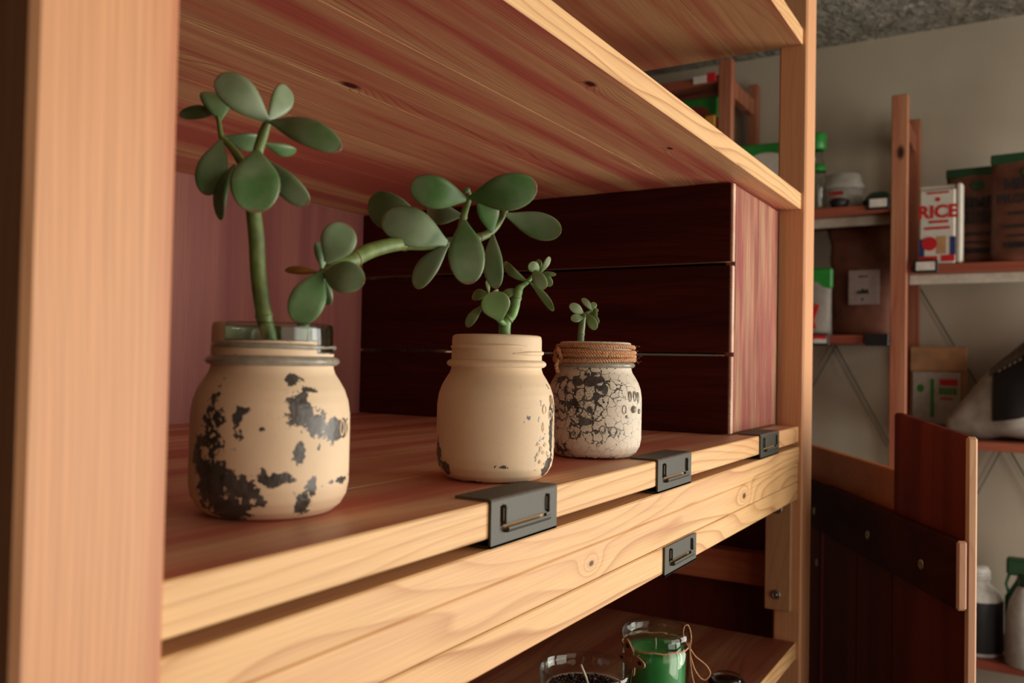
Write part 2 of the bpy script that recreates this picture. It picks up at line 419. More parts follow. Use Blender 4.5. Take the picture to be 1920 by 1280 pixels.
def shelf(z0, z1, mat, yf=YF, n=6, front=None, x0=XN+.6, x1=XF-.6, yb=YB-8):
    front = front or m_pine
    p = None; w_ = (yb-yf)/n
    for i in range(n):
        a = yf + i*w_; g = G().box(x0, x1, a+.0, a+w_-.45, z0, z1, 1.0 if i in (0, ) else .12, ends=None)
        if i == 0:
            for q in range(len(g.f)):          # the front face carries the pale edge wood
                f = g.f[q]; va = [Vector(g.v[k]) for k in f]
                if all(v.y < yf+1.3 for v in va): g.m[q] = 1
            p = obj('shelf_board', G().box(x0+1, x1-1, yb-6, yb-2, z0+2, z1-2), mat, UNIT)
        obj('plank', g, [mat, front], p)
    return p
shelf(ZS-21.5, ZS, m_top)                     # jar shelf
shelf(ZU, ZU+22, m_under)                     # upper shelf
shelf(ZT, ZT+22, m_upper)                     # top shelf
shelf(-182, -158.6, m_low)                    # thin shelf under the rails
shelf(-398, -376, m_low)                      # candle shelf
obj('front_rail', G().box(XN+.6, XF-.6, YF-1.2, YF+17, -131.6, -110.5, 1.0), m_frail, UNIT)
obj('front_rail', G().box(XN+.6, XF-.6, YF-.2, YF+17, -158.0, -132.0, 1.0), m_frail, UNIT)
for x0, x1 in ((XN-54, XN), (XF, XF+56)):
    for y0, y1 in ((263, 301), (YB-8, YB+30)):
        obj('post', G().box(x0, x1, y0, y1, -CZ, 800, 2.5), m_pine_v, UNIT)
    for z in (-289, -900, 600):
        obj('cross_rail', G().box(x0+12, x1-12, 301, YB-8, z-22, z+22, 1.5), m_pine_y, UNIT)
obj('back_panel', G().box(XN, XF, YB-8, YB-2, ZS+.0, ZU-.0), m_mauve, UNIT)
obj('back_panel', G().box(XN, XF, YB-7, YB-1, -700, -182.2), m_maho_v, UNIT)
obj('dark_end_filler', G().box(XF+46, XF+52, 301.5, YB-8.5, -700, -105), wood('dark_filler_wood', (.13, .02, .012), (.09, .012, .008), (.05, .01, .01), 2, 160), UNIT)  # added dark panel where the open end frame shows only unlit space
cl = obj('cleat', G().box(XF-15, XF, 274, 309, -333, -183, 1.2), wood('cleat_wood', (.50, .27, .13), (.42, .19, .10), (.26, .1, .05), 2, 300, 1, (.45, .65), .4), UNIT)
def bolt(g, x, y, z, r, d=-1):
    M = Matrix.Rotation(-pi/2, 4, 'Y')
    return g.lathe([(0, 2.6), (r*.35, 2.6), (r*.38, 1.6), (r*.6, 1.5), (r*.62, 2.8), (r*.9, 2.0), (r, 0)], (x, y, z), 20, M=M)
for y, z in ((292, -196), (293, -312)): obj('bolt', bolt(G(), XF-15, y, z, 6.5), m_screw, cl, 'round steel bolt head')

# ---------------------------------------------------------------- price-tag clips
def clip(x0, x1, zt, t, label, flange=True, full=27):
    r = thing('price_clip', label, 'shelf clip', (x0, YF-1, zt-full), 'grey metal price clips on the pine shelf edges')
    yo, yi = YF-2.0, YF-.2            # plate
    W_ = x1-x0; H = full
    zb = zt-H; ztp = zt+1.6
    g = G()
    # front plate around the slots: left slot, right slot, long bottom window
    a = x0+W_*.12; a2 = x0+W_*.17; b = x0+W_*.83; b2 = x0+W_*.88; wz0 = zb+H*.30; wz1 = zb+H*.44; st = zt-H*.12
    for (p, q, u, v) in ((x0, a, zb, ztp-1.6), (b2, x1, zb, ztp-1.6), (a, b2, zb, wz0), (a, b2, st, ztp-1.6), (a2, b, wz1, st), (a, a2, wz0, wz1+.01) , (b, b2, wz0, wz1+.01)):
        g.box(p, q, yo, yi, u, v)
    obj('front_plate', g, m_clip, r)
    # ribs that stand proud beside the slots, and the curled label lip
    for xr, nm in ((a2, 'rib'), (b, 'rib')):
        obj(nm, G().tube([(xr, yo-.9, wz1+1), (xr, yo-1.6, wz1+3), (xr, yo-1.6, st-1.5), (xr, yo-.4, st)], 1.1, 8), m_clip, r)
    lip = G()
    pr_ = [(yo, wz0-.5), (yo-3.0, wz0-.2), (yo-4.0, wz0+1.6), (yo-3.6, wz0+3.0), (yo-3.0, wz0+3.0), (yo-3.2, wz0+1.7), (yo-2.6, wz0+.8), (yo, wz0+.6)]
    n = len(pr_); xa, xb = a2-1, b+1
    lip.add([(xa+1.5, y, z) for y, z in pr_]+[(xb-1.5, y, z) for y, z in pr_],
            [tuple(range(n)), tuple(range(n, 2*n))]+[(i, (i+1) % n, (i+1) % n+n, i+n) for i in range(n)])
    obj('label_lip', lip, m_clip, r)
    # rounded top bend, then the flange lying on the shelf
    if flange:
        bd = G(); arc = []
        for k in range(6):
            q = pi/2*k/5; arc.append((YF-.2+.2-1.8*math.cos(q)+1.6-1.6, zt-1.6+1.6+1.7*math.sin(q)-1.6+1.5))
        outer = [(yo, zt-.2), (yo+.3, zt+1.0), (yo+1.2, zt+1.7), (yo+2.4, zt+1.9), (YF+24, zt+1.7), (YF+24, zt+.2), (yi+.3, zt+.2), (yi, zt-.2)]
        n = len(outer)
        bd.add([(x0, y, z) for y, z in outer]+[(x1, y, z) for y, z in outer], [tuple(range(n)), tuple(range(n, 2*n))]+[(i, (i+1) % n, (i+1) % n+n, i+n) for i in range(n)])
        obj('top_flange', bd, m_clip_top, r, 'gritty dark grey flange lying on the shelf')
    bb = G().box(x0, x1, yo, YF+16 if t else YF+6, zb-.1, zb+1.4); obj('bottom_lip', bb, m_clip, r)
    return r
clip(423, 504, ZS, 1, 'dark grey metal clip on the jar shelf edge, nearest the camera')
clip(685, 768, ZS, 1, 'dark grey metal clip on the jar shelf edge in front of the twine-wrapped jar')
clip(1008, 1094, ZS, 1, 'dark grey metal clip on the jar shelf edge in front of the dark crate')
clip(704, 785, -158.8, 1, 'dark grey metal clip on the lowest board edge, above the green candle', flange=False, full=25)

# ---------------------------------------------------------------- dark slatted crate on the jar shelf
CR = thing('wooden_crate', 'dark red-stained slatted wooden crate at the far end of the jar shelf', 'crate', (990, 297, ZS))
zs0 = ZS+.3
for z0, z1 in ((zs0+1, 9.5), (13.5, 116.5), (120.5, ZU-1.5)):
    for x0 in (990, 1197):
        obj('slat', G().box(x0, x0+9, 301, 864, z0, z1, .35, ends=(2,)), [m_maho_y, m_raw], CR)
for x0, x1 in ((999.5, 1098), (1099.5, 1196.5)):
    obj('end_board', G().box(x0, x1, 297, 309, zs0+2, ZU-2.5, 1.2), m_maho_v, CR, 'worn red board of the crate end')
    obj('end_board', G().box(x0, x1, 852, 864, zs0+2, ZU-2.5, 1.2), m_maho_v, CR)
for z in ((zs0+1, 9.5), (13.5, 116.5), (120.5, ZU-1.5)): obj('slat_end', G().box(990.5, 999, 297.5, 300.6, z[0]+.5, z[1]-.5, .5), m_raw, CR, 'pale raw slat end')
obj('bottom_board', G().box(999.5, 1196.5, 309.5, 851.5, zs0, zs0+9, .5), m_maho_y, CR)

# ---------------------------------------------------------------- mason jars
JR, JH = 41.0, 100.0
PROF = [(0, 0), (29, 0), (33, 1.2), (37, 4.5), (39.8, 9.5), (41, 16), (41, 30), (41, 44), (40.9, 52), (39.9, 59), (37.8, 65), (34.9, 70), (32.6, 73.5), (31.6, 76.5), (31.5, 80), (31.6, 84), (31.4, 90), (31.3, 97), (30.8, 99.5), (29.8, 100)]
def dense(prof, step):
    out = [prof[0]]
    for a, b in zip(prof, prof[1:]):
        n = max(1, int(math.hypot(b[0]-a[0], b[1]-a[1])/step))
        out += [(a[0]+(b[0]-a[0])*i/n, a[1]+(b[1]-a[1])*i/n) for i in range(1, n+1)]
    return out
def jar_pos(px, py): 
    d = at(px, py, 1.0); t = ZS/d.z; return d.x*t, d.y*t
def field(c, blobs, extra=None):
    th0 = math.atan2(-c[1], -c[0])           # towards the viewer's side of the jar
    def f(t, z):
        d = (t-th0+pi) % (2*pi)-pi; v = 0.0
        for xn, bz, rx, rz, s in blobs:
            tb = math.asin(max(-1, min(1, xn))); dx = (d-tb+pi) % (2*pi)-pi
            e = (dx*JR/rx)**2+((z-bz)/rz)**2
            if e < 9: v = max(v, s*math.exp(-e*.55))
        if extra: v = extra(d, z, v)
        return max(v, 1e-4)
    return f
def jar(name, label, px, py, mat, blobs, extra=None, rimglass=False, thread=None, ringmat=None):
    x, y = jar_pos(px, py); r = thing(name, label, 'jar', (x, y, ZS)); th0 = math.atan2(-y, -x)
    inner = [(max(0, a-2.6), min(b+2.6 if b < 60 else b, 99.4)) for a, b in PROF]
    g = G().lathe(dense(PROF, 6)+[(28.8, 99.2)]+[p for p in inner[::-1][1:]], (x, y, ZS+.15), 72); obj('glass_body', g, m_glass_j, r)
    op = [(a+.35, b) for a, b in PROF[1:]]
    if not rimglass: op[-1] = (29.4, 100.3); op.append((28.6, 100.2)); op.append((28.4, 96))
    f = field((x, y), blobs, extra)
    obj('paint_coat', G().lathe(dense(op, 1.1), (x, y, ZS+.15), 230, attr=f), mat, r)
    rg = [(31.4, 77.6), (33.6, 78.0), (35.0, 79.3), (35.2, 80.3), (34.6, 81.6), (33.0, 82.6), (31.4, 83.0)]
    obj('neck_ring', G().lathe(rg, (x, y, ZS+.15), 72), ringmat or m_cream, r)
    for (a0, a1, z, m_) in (thread or []):
        pts = []; n = 40
        for i in range(n+1):
            t = th0+a0+(a1-a0)*i/n; pts.append((x+31.9*math.cos(t), y+31.9*math.sin(t), ZS+z-(i/n)*1.0))
        rr = [1.5*min(1, 4*i/n+.15, 4*(1-i/n)+.15) for i in range(n+1)]
        obj('screw_thread', G().tube(pts, rr, 8), m_, r)
    return r, x, y
B1 = [(-.67,46,6.5,15,.82),(-.84,32,6,14,.8),(-.69,20,11,10,.95),(-.55,7,15,6,.95),(-.29,17.5,8,5,.9),(0,22,9,3.5,.95),(.34,54,6.5,8,1.0),(.5,49,9,6,.95),(.80,45,12,5.5,.95),
      (.34,35,2.6,6,.85),(.27,71,4.5,3.2,.9),(.38,63,5,4,.75),(.47,66,5,1.6,.8),(.41,9,4.4,6,.95),(.5,16,2.5,5,.85),(-.11,47,1.6,1.6,.95),(-.11,10,3,1.6,.85),(.87,19,10,2,.8),(.56,37,1.3,2.4,.85),(.62,17,1.2,1.2,.8),(-.35,56,5,2,.7),(-.4,48,3,10,.6),(-.5,82,7,1.5,.6)]
def ex1(d, z, v):
    if z > 90 and (-.85 < d < 1.7): return 2.0
    if z > 84 and .75 < d < 1.7: return 2.0
    if z > 80 and abs(d) > 1.9: return v
    return v
j1, x1, y1 = jar('painted_jar', 'largest cream-painted jar with big dark chips and a clear glass rim, nearest the camera', 505, 957, m_paint1, B1, ex1, True,
    [(-1.5, 1.2, 88.5, m_paleglass), (1.0, 2.9, 88, m_paleglass)], m_paleglass)
# water in the first jar
wp = [(0, 3), (28, 3), (36, 8), (38, 16), (38, 48), (36.5, 60), (31, 71), (28.8, 76), (28.6, 88), (0, 88.2)]
B2 = [(-.93,17,6,9,.85),(-.86,10,6,5,.9),(.93,38,3.2,26,.9),(.97,56,3,8,.8),(.90,10,7,6,1.0),(.53,45,1.8,1.8,.95),(.46,42,1.5,.8,.8),(.73,9,8,.8,.7),(.66,14,1,5,.6),(.74,54,1.5,2.5,.75),(.70,44,1,3,.7),(-.45,.8,8,.9,.8),(.1,.3,16,.5,.5),(.78,28,5,12,.5),(.1,12,6,1,.5)]
def ex2(d, z, v):
    return v if not (abs(d) > 1.9) else max(v, .1)
j2, x2, y2 = jar('painted_jar', 'smooth cream-painted jar with ridged neck in the middle of the three jars', 927, 895, m_paint2, B2, ex2, False,
    [(.75, -1.7, 92.5, m_cream), (2.1, .35, 88.5, m_cream)], m_cream)
B3 = [(0,67,11,6,1.1),(.12,60,8,7,1.05),(-.44,47,7,9,1.0),(-.2,33,11,6,1.0),(-.75,67,13,4,.95),(-.4,66,9,5,.9),(-.4,22,6,4,1.0),(-.7,8,7,5,1.0),(-.2,50,18,18,.74),(-.7,48,13,16,.72),(-.1,42,5,7,.95),(-.6,58,5,5,.95),(.42,56,5,10,.6),(.2,25,22,8,.55),(0,.5,28,1.6,1.1),(.05,79,24,1.5,1.1),(.55,60,14,10,.42),(.5,25,10,4,.45)]
def ex3(d, z, v):
    if abs(d) > 1.6: return max(v, .4)
    return max(v, .12)
j3, x3, y3 = jar('painted_jar', 'pale crackle-painted jar with jute twine round its neck, furthest along the shelf', 1113, 854, m_paint3, B3, ex3, False, None, m_paleglass)
# embossed fruit-like relief and pebbles of the glass
def emboss(root, x, y, items, mat):
    th0 = math.atan2(-y, -x); g = G()
    for xn, z, rt, rz in items:
        t = th0+math.asin(xn); R_ = 41.3; c = Vector((x+R_*math.cos(t), y+R_*math.sin(t), ZS+z)); n = Vector((math.cos(t), math.sin(t), 0)); s_ = Vector((-n.y, n.x, 0))
        pts = [c+s_*rt*math.cos(q*pi/6)+Vector((0, 0, rz*math.sin(q*pi/6))) for q in range(12)]
        g.tube(pts, .55, 6, closed=True)
    obj('embossed_relief', g, mat, root)
emboss(j2, x2, y2, [(.80,50,2,3),(.93,55,2,4),(.78,38,1,3),(.70,27,1,1),(.75,24,1.2,1),(.82,26,1.2,1.2),(.79,21,1.2,1.1),(.70,20,1,1),(.86,20,1,1.2),(.74,15,1,1),(.9,46,2,3),(.97,38,1.5,4),(.98,26,1.5,4)], m_cream)
emboss(j3, x3, y3, [(.73,54,1.6,4.2),(.83,54,1.8,4.2),(.90,53,1.6,4.2),(.61,43,2,3.5),(.40,25,3.2,3.4),(.18,26,2.6,3.5)], m_paleglass)
g = G()
for xn, z, rr in ((.80,43,3.4),(.92,41,2.6),(.66,37,1.7)):
    t = math.atan2(-y3, -x3)+math.asin(xn); g.ball((x3+40.6*math.cos(t), y3+40.6*math.sin(t), ZS+z), rr, rr, rr)
obj('glass_bead', g, m_paleglass, j3)
emboss(j1, x1, y1, [(.86,46,2,4),(.93,45,2,4)], m_cream)

# jute twine wound round the third jar's neck
TW = thing('jute_twine', 'brown jute twine wound round the neck of the crackle-painted jar', 'twine', (x3, y3, ZS+80))
def rope(g, path, R_=1.15, r_=1.15, pitch=9.0, n=3, seg=6, closed=False):
    P = [Vector(p) for p in path]; L = [0]
    for a, b in zip(P, P[1:]): L.append(L[-1]+(b-a).length)
    for s_ in range(n):
        pts = []
        for i, p in enumerate(P):
            T = (P[min(i+1, len(P)-1)]-P[max(i-1, 0)]).normalized(); up = Vector((0, 0, 1)) if abs(T.z) < .95 else Vector((1, 0, 0))
            N = T.cross(up).normalized(); B = T.cross(N); a = 2*pi*L[i]/pitch+2*pi*s_/n
            pts.append(p+R_*(N*math.cos(a)+B*math.sin(a)))
        g.tube(pts, r_, seg)
    return g
for k in range(4):
    R_ = 34.2 if k else 33.4; zz = 97.0-3.9*k-1.0; th = random.random()*6
    pts = [(x3+R_*math.cos(th+2*pi*i/150), y3+R_*math.sin(th+2*pi*i/150), ZS+zz+.8*math.sin(2*pi*i/150+k)) for i in range(151)]
    obj('twine_turn', rope(G(), pts, 1.2, 1.05, 7.0), m_jute, TW)
th = math.atan2(-y3, -x3)-1.05
kc = Vector((x3+37*math.cos(th), y3+37*math.sin(th), ZS+88)); n_ = Vector((math.cos(th), math.sin(th), 0)); s_ = Vector((-n_.y, n_.x, 0))
g = G(); rope(g, [kc+s_*4.5*math.cos(a*.4)+Vector((0, 0, 6.0*math.sin(a*.4)))+n_*(1.5*math.sin(a*.8)) for a in range(17)], 1.0, 1.2)
rope(g, [kc+s_*2+n_*.5+Vector((0, 0, -3-2*i))+n_*(2.2*math.sin(i*.5)) for i in range(7)], 1.0, 1.2)
rope(g, [kc-s_*3+n_*1+Vector((0, 0, 4-1.6*i))+s_*(.5*i) for i in range(8)], 1.0, 1.2)
obj('knot', g, m_jute, TW)
g = G()
for i in range(60):
    t = random.random()*2*pi; z = ZS+80+random.random()*18; p = Vector((x3+36*math.cos(t), y3+36*math.sin(t), z)); d = Vector((math.cos(t)+random.uniform(-.8, .8), math.sin(t)+random.uniform(-.8, .8), random.uniform(-.8, .8)))*random.uniform(2, 5)
    g.tube([p, p+d*.5, p+d+Vector((0, 0, random.uniform(-1, 1)))], .09, 3)
obj('loose_fibre', g, m_jute, TW, kind='stuff')

# ---------------------------------------------------------------- jade plant cuttings
def leaf(root, b, t, width, thick, mat, roll=0, bendv=.12, fw=None, name='leaf', twist=0):
    """b,t world points; width mm; roll turns the blade about its axis away from facing the viewer"""
    b = Vector(b); t = Vector(t); A = t-b; L = A.length; A.normalize()
    N = (-b).normalized(); N = (N-A*N.dot(A)).normalized()
    N = Matrix.Rotation(math.radians(roll), 3, A) @ N; S = A.cross(N)
    nu, nv = 16, 14; vs = []; at_ = []; Wd = width/2; um = .60
    for i in range(nu+1):
        u = .5-.5*math.cos(pi*i/nu)
        if u > um: wv = math.sqrt(max(0, 1-((u-um)/(1-um))**2.2))
        else: wv = .17+.83*math.sin(pi/2*u/um)**1.25
        tv = (.35+.65*math.sin(pi*min(1, u*.85+.1)))*min(1, math.sqrt(max(0, 1-u))*1.6) if u < 1 else 0
        off = bendv*L*(4*u*(1-u))
        for k in range(nv):
            a = 2*pi*k/nv; ca, sa = math.cos(a), math.sin(a)
            wloc = Wd*wv*ca; h = thick/2*tv*(wv**.5)*(abs(sa)**.8)*(1 if sa > 0 else -1)
            cup = -.10*Wd*(ca*wv)**2
            vs.append(b+A*(u*L)+S*wloc+N*(h+off-cup*1.2)); at_.append(abs(ca)**2 if u > .25 else 0.0)
            if u > .96: at_[-1] = 1.0
    fs = [(i*nv+k, i*nv+(k+1) % nv, (i+1)*nv+(k+1) % nv, (i+1)*nv+k) for i in range(nu) for k in range(nv)]
    fs += [tuple(range(nv))[::-1]]
    return obj(name, G().add(vs, fs, 0, True, at_), mat, root)
def stem(root, pts, mat, nodes=(), n=14, sub=6, name='stem', rough=.05):
    """pts: (px,py,fw,width px)"""
    P = [at(p[0], p[1], p[2]) for p in pts]; R_ = [p[3]*p[2]/FPX/2 for p in pts]
    out = []; rr = []
    for i in range(len(P)-1):
        p0, p1, p2, p3 = P[max(i-1, 0)], P[i], P[i+1], P[min(i+2, len(P)-1)]
        for k in range(sub):
            t = k/sub; out.append(.5*((2*p1)+(p2-p0)*t+(2*p0-5*p1+4*p2-p3)*t*t+(3*p1-p0-3*p2+p3)*t**3)); rr.append(R_[i]+(R_[i+1]-R_[i])*t)
    out.append(P[-1]); rr.append(R_[-1])
    for nd in nodes:
        k = int(nd*(len(out)-1)); rr[k] *= 1.10
        for q in (k-1, k+1):
            if 0 <= q < len(rr): rr[q] *= .97
    g = G().tube(out, rr, n); ob = obj(name, g, mat, root)
    if nodes:
        g2 = G()
        for nd in nodes:
            k = max(1, min(len(out)-2, int(nd*(len(out)-1)))); T = (out[k+1]-out[k-1]).normalized()
            N = T.orthogonal().normalized(); B = T.cross(N); R0 = rr[k]*1.0
            g2.tube([out[k]+R0*(N*math.cos(a*pi/9)+B*math.sin(a*pi/9)) for a in range(18)], rr[k]*.07, 5, closed=True)
        obj('leaf_scar', g2, m_stemb, ob, kind='stuff')
    return ob
def plant(label, b, stems, leaves, mstem, mleaf, thick, fw0):
    r = thing('jade_cutting', label, 'plant', b)
    for nodes, pts in stems: stem(r, pts, mstem, nodes)
    for L in leaves:
        bx, by, tx, ty, wd, db, dt = L[:7]; roll = L[7] if len(L) > 7 else 0; bv = L[8] if len(L) > 8 else .08; mt = L[9] if len(L) > 9 else mleaf
        B_ = at(bx, by, fw0+db); T_ = at(tx, ty, fw0+dt); k = (fw0+(db+dt)/2)/FPX
        leaf(r, B_, T_, wd*k, thick, mt, roll, bv)
    return r
FW1 = math.hypot(x1, y1)*math.cos(math.atan2(y1, x1)-YAW)
FW2 = math.hypot(x2, y2)*math.cos(math.atan2(y2, x2)-YAW)
FW3 = math.hypot(x3, y3)*math.cos(math.atan2(y3, x3)-YAW)
plant('tall upright jade cutting with large grey-green leaves in the nearest jar', (x1, y1, ZS+12),
  [((.30, .62), [(520, 900, FW1+6, 22), (514, 760, FW1+4, 27), (507, 650, FW1+2, 29), (495, 592, FW1, 30), (485, 520, FW1, 30), (481, 450, FW1, 30), (474, 385, FW1, 28), (472, 335, FW1, 24), (482, 290, FW1, 20), (494, 250, FW1-2, 20), (503, 226, FW1-4, 13)]),
   ((.5,), [(470, 338, FW1+3, 20), (449, 298, FW1+6, 17), (430, 272, FW1+8, 13), (416, 258, FW1+10, 11), (411, 232, FW1+10, 9), (408, 218, FW1+10, 7)])],
  [(503,228,407,143,64,-4,-14,10,.10),(503,226,541,163,46,0,14,20,.05),(506,228,640,281,56,-4,-20,-25,.10),
   (482,283,476,399,90,-10,-26,0,.08),(498,300,579,382,50,-4,-4,25,.08),(440,308,414,413,36,4,2,50,.12),
   (416,262,386,366,56,8,4,10,.08),(411,226,396,172,56,10,20,25,.05),(409,212,337,218,30,12,20,-35,-.12),
   (420,256,492,264,40,12,26,30,.12),(496,268,555,286,28,6,22,30,.05)],
  m_stem, m_leaf, 4.2, FW1)
plant('jade cutting arching right out of the nearest jar on a long horizontal stem', (x1+8, y1-6, ZS+12),
  [((.42, .60, .82), [(556, 900, FW1+22, 20), (562, 700, FW1+14, 24), (570, 600, FW1+8, 24), (592, 535, FW1+6, 27), (625, 505, FW1+14, 30), (664, 485, FW1+28, 32), (700, 468, FW1+42, 29), (750, 457, FW1+60, 26), (800, 458, FW1+76, 22), (860, 452, FW1+92, 18), (905, 443, FW1+104, 16), (930, 425, FW1+110, 13), (949, 392, FW1+112, 11)]),
   ((.4,), [(858, 455, FW1+84, 14), (866, 420, FW1+74, 14), (872, 395, FW1+68, 13), (879, 372, FW1+64, 11), (877, 356, FW1+62, 9)])],
  [(612,492,651,420,66,0,-4,0,.08),(602,510,556,606,66,-4,-16,0,.08),(606,512,683,530,62,-2,-14,-12,.10),(604,503,597,453,34,4,6,40,.08),(606,518,615,572,34,6,10,35,.05),
   (600,511,534,506,16,8,14,20,.05,m_leafy),
   (874,374,769,346,62,62,50,-8,.10),(882,371,1007,348,70,62,50,10,.08),(869,413,879,533,68,66,50,0,.06),
   (838,456,716,409,74,72,62,12,.14),(806,432,692,374,70,84,86,-10,.14),(840,458,779,540,44,80,78,25,.10),(866,404,800,392,46,88,104,-15,.08),
   (922,436,908,366,44,96,92,15,.05),(949,402,1052,436,52,104,98,-8,-.10),(924,440,931,541,40,98,88,20,.08),(878,362,872,352,14,62,60,0,.0)],
  m_stem, m_leaf, 4.4, FW1)
plant('small forked jade cutting with a round speckled leaf in the middle jar', (x2, y2, ZS+40),
  [((.35, .55, .75, .9), [(946, 800, FW2, 20), (946, 680, FW2, 22), (946, 632, FW2, 23), (948, 604, FW2, 22), (960, 590, FW2, 18), (965, 572, FW2, 20), (972, 545, FW2, 17), (979, 536, FW2+1, 10), (990, 527, FW2+2, 9), (1004, 512, FW2+3, 6), (1013, 505, FW2+3, 5)]),
   ((), [(950, 610, FW2-1, 14), (938, 602, FW2-5, 12), (927, 585, FW2-10, 8), (920, 560, FW2-8, 6), (918, 552, FW2-6, 5)])],
  [(938,602,922,547,56,-9,-16,0,.05),(905,572,875,613,22,-6,-6,30,.06),(917,551,885,556,24,0,6,30,.06),(917,551,912,526,9,-4,-4,30,.03),(920,551,935,545,12,-2,4,30,.02),
   (972,542,939,560,19,2,0,25,.12),(990,528,946,491,20,2,6,-30,.16),(992,528,1038,583,18,0,-4,30,-.10),
   (1013,506,991,496,22,2,-4,0,.02),(1000,505,1021,542,26,0,-8,0,.06),(1012,506,1034,536,20,6,4,15,.05),(1012,512,1031,481,13,2,2,25,.05),(1014,511,1043,514,10,2,-4,30,.03),(1013,508,1009,486,12,5,8,0,.03)],
  m_stem2, m_leaf2, 2.2, FW2)
plant('tiny jade sprig with a few yellow-green leaves in the twine-wrapped jar', (x3, y3, ZS+60),
  [((.4, .7), [(1087, 740, FW3, 13), (1088, 680, FW3, 13), (1089, 636, FW3, 13), (1091, 612, FW3, 13), (1094, 594, FW3, 11), (1103, 586, FW3, 7), (1110, 582, FW3, 5)])],
  [(1095,589,1068,571,19,0,-4,10,.06),(1094,595,1070,598,17,-2,-6,15,.06),(1100,587,1117,618,19,-4,-10,0,.06),(1108,584,1122,607,14,0,-4,20,.06),(1111,583,1091,559,13,4,6,20,.06),(1112,582,1113,566,13,4,6,10,.03),(1111,583,1122,580,9,0,-4,20,.03),(1111,584,1120,592,10,-2,-4,20,.03)],
  m_leaf2, m_leaf2, 2.0, FW3)

# ---------------------------------------------------------------- candles on the lower shelf
ZL = -376
gx, gy = 803, 313; Rg = 32.5
r = thing('green_candle_jar', 'green wax candle in a clear glass jar tied with string on the candle shelf', 'candle', (gx, gy, ZL))
op = [(0, 0), (28, 0), (31, 2), (Rg, 6), (Rg, 90), (Rg, 97), (31, 99), (30.8, 103), (31.5, 104), (32.8, 106), (33.6, 110), (33, 114), (31, 116), (28.5, 115.5), (27.5, 112), (27.5, 99), (29.5, 94), (29.6, 84), (29.6, 5), (26, 3.2), (0, 3.2)]
obj('glass_jar', G().lathe(op, (gx, gy, ZL+.2), 56), m_glass, r)
wx = [(0, 3.6), (25.8, 3.6), (29.2, 5.4), (29.3, 94), (27.2, 97), (20, 95.5), (10, 94.5), (0, 94.2)]
obj('green_wax', G().lathe(wx, (gx, gy, ZL+.2), 48), m_greenwax, r)
obj('wick', G().tube([(gx, gy, ZL+93), (gx+1, gy, ZL+100), (gx+2.5, gy+1, ZL+105)], .8, 6), m_wick, r)
TAGR = thing('string_tie', 'thin brown string with a bow and a wooden butterfly tied round the green candle', 'string', (gx, gy, ZL+90))
pts = [(gx+32.6*math.cos(2*pi*i/60), gy+32.6*math.sin(2*pi*i/60), ZL+101+.5*math.sin(i)) for i in range(61)]
obj('string_loop', G().tube(pts, .8, 6), m_jute, TAGR)
th0 = math.atan2(-gy, -gx); rt = th0+1.30
p0 = Vector((gx+34*math.cos(rt), gy+34*math.sin(rt), ZL+101)); sr = cR.copy(); sr.z = 0; sr.normalize()
def curve3(pp, n=24):
    pp = [Vector(p) for p in pp]; out = []
    for i in range(len(pp)-1):
        a, b, c, d = pp[max(i-1, 0)], pp[i], pp[i+1], pp[min(i+2, len(pp)-1)]
        for k in range(n//4):
            t = k/(n//4); out.append(.5*((2*b)+(c-a)*t+(2*a-5*b+4*c-d)*t*t+(3*b-a-3*c+d)*t**3))
    return out+[pp[-1]]
up = Vector((0, 0, 1))
obj('bow_loop', G().tube(curve3([p0, p0+sr*6-up*8, p0+sr*16-up*16, p0+sr*20-up*24, p0+sr*14-up*30, p0+sr*6-up*22, p0+sr*1-up*8, p0]), .7, 6), m_jute, TAGR)
obj('bow_loop', G().tube(curve3([p0, p0-sr*6+up*10, p0-sr*6+up*20, p0-sr*2+up*22, p0+sr*1+up*12, p0]), .7, 6), m_jute, TAGR)
obj('string_end', G().tube(curve3([p0, p0+sr*1-up*14, p0+sr*3-up*28, p0+sr*8-up*42]), .7, 6), m_jute, TAGR)
# butterfly tag: thin laser-cut wood
bt = th0-.72; bc = Vector((gx+36*math.cos(bt), gy+36*math.sin(bt), ZL+92)); bn = Vector((math.cos(bt), math.sin(bt), 0)); bs = Vector((-bn.y, bn.x, 0))
tilt = math.radians(-38); e1 = (bs*math.cos(tilt)+up*math.sin(tilt)); e2 = (-bs*math.sin(tilt)+up*math.cos(tilt))
M = Matrix(((e1.x, bn.x, e2.x, bc.x), (e1.y, bn.y, e2.y, bc.y), (e1.z, bn.z, e2.z, bc.z), (0, 0, 0, 1)))
def wing(sg, cx, cz, a, b, rot):
    pl = []
    for i in range(22):
        t = 2*pi*i/22; rr = 1+.10*math.cos(3*t); u = a*rr*math.cos(t); v = b*rr*math.sin(t)
        pl.append((sg*(cx+u*math.cos(rot)-v*math.sin(rot)), cz+u*math.sin(rot)+v*math.cos(rot)))
    return pl
bf = obj('butterfly_tag', G().prism([(1.3*math.cos(t*pi/6), 8*math.sin(t*pi/6)) for t in range(12)], -1, 1, M), m_ply, TAGR, 'flat pale wooden butterfly')
for sg in (-1, 1):
    obj('wing', G().prism(wing(sg, 8, 6, 8.5, 5.5, .6), -.7, .7, M), m_ply, bf)
    obj('wing', G().prism(wing(sg, 6.5, -5, 6.5, 4.5, -.6), -.7, .7, M), m_ply, bf)
    obj('wing_spot', G().prism(wing(sg, 10, 8, 2.4, 1.8, .6), -.9, .95, M), m_dark, bf)
    obj('wing_spot', G().prism(wing(sg, 8, -6.5, 1.8, 1.5, -.6), -.9, .95, M), m_dark, bf)
    obj('antenna', G().tube([M @ Vector((sg*.6, 0, 7)), M @ Vector((sg*2.5, 0, 11)), M @ Vector((sg*4.8, 0, 12.5))], .4, 5), m_ply, bf)
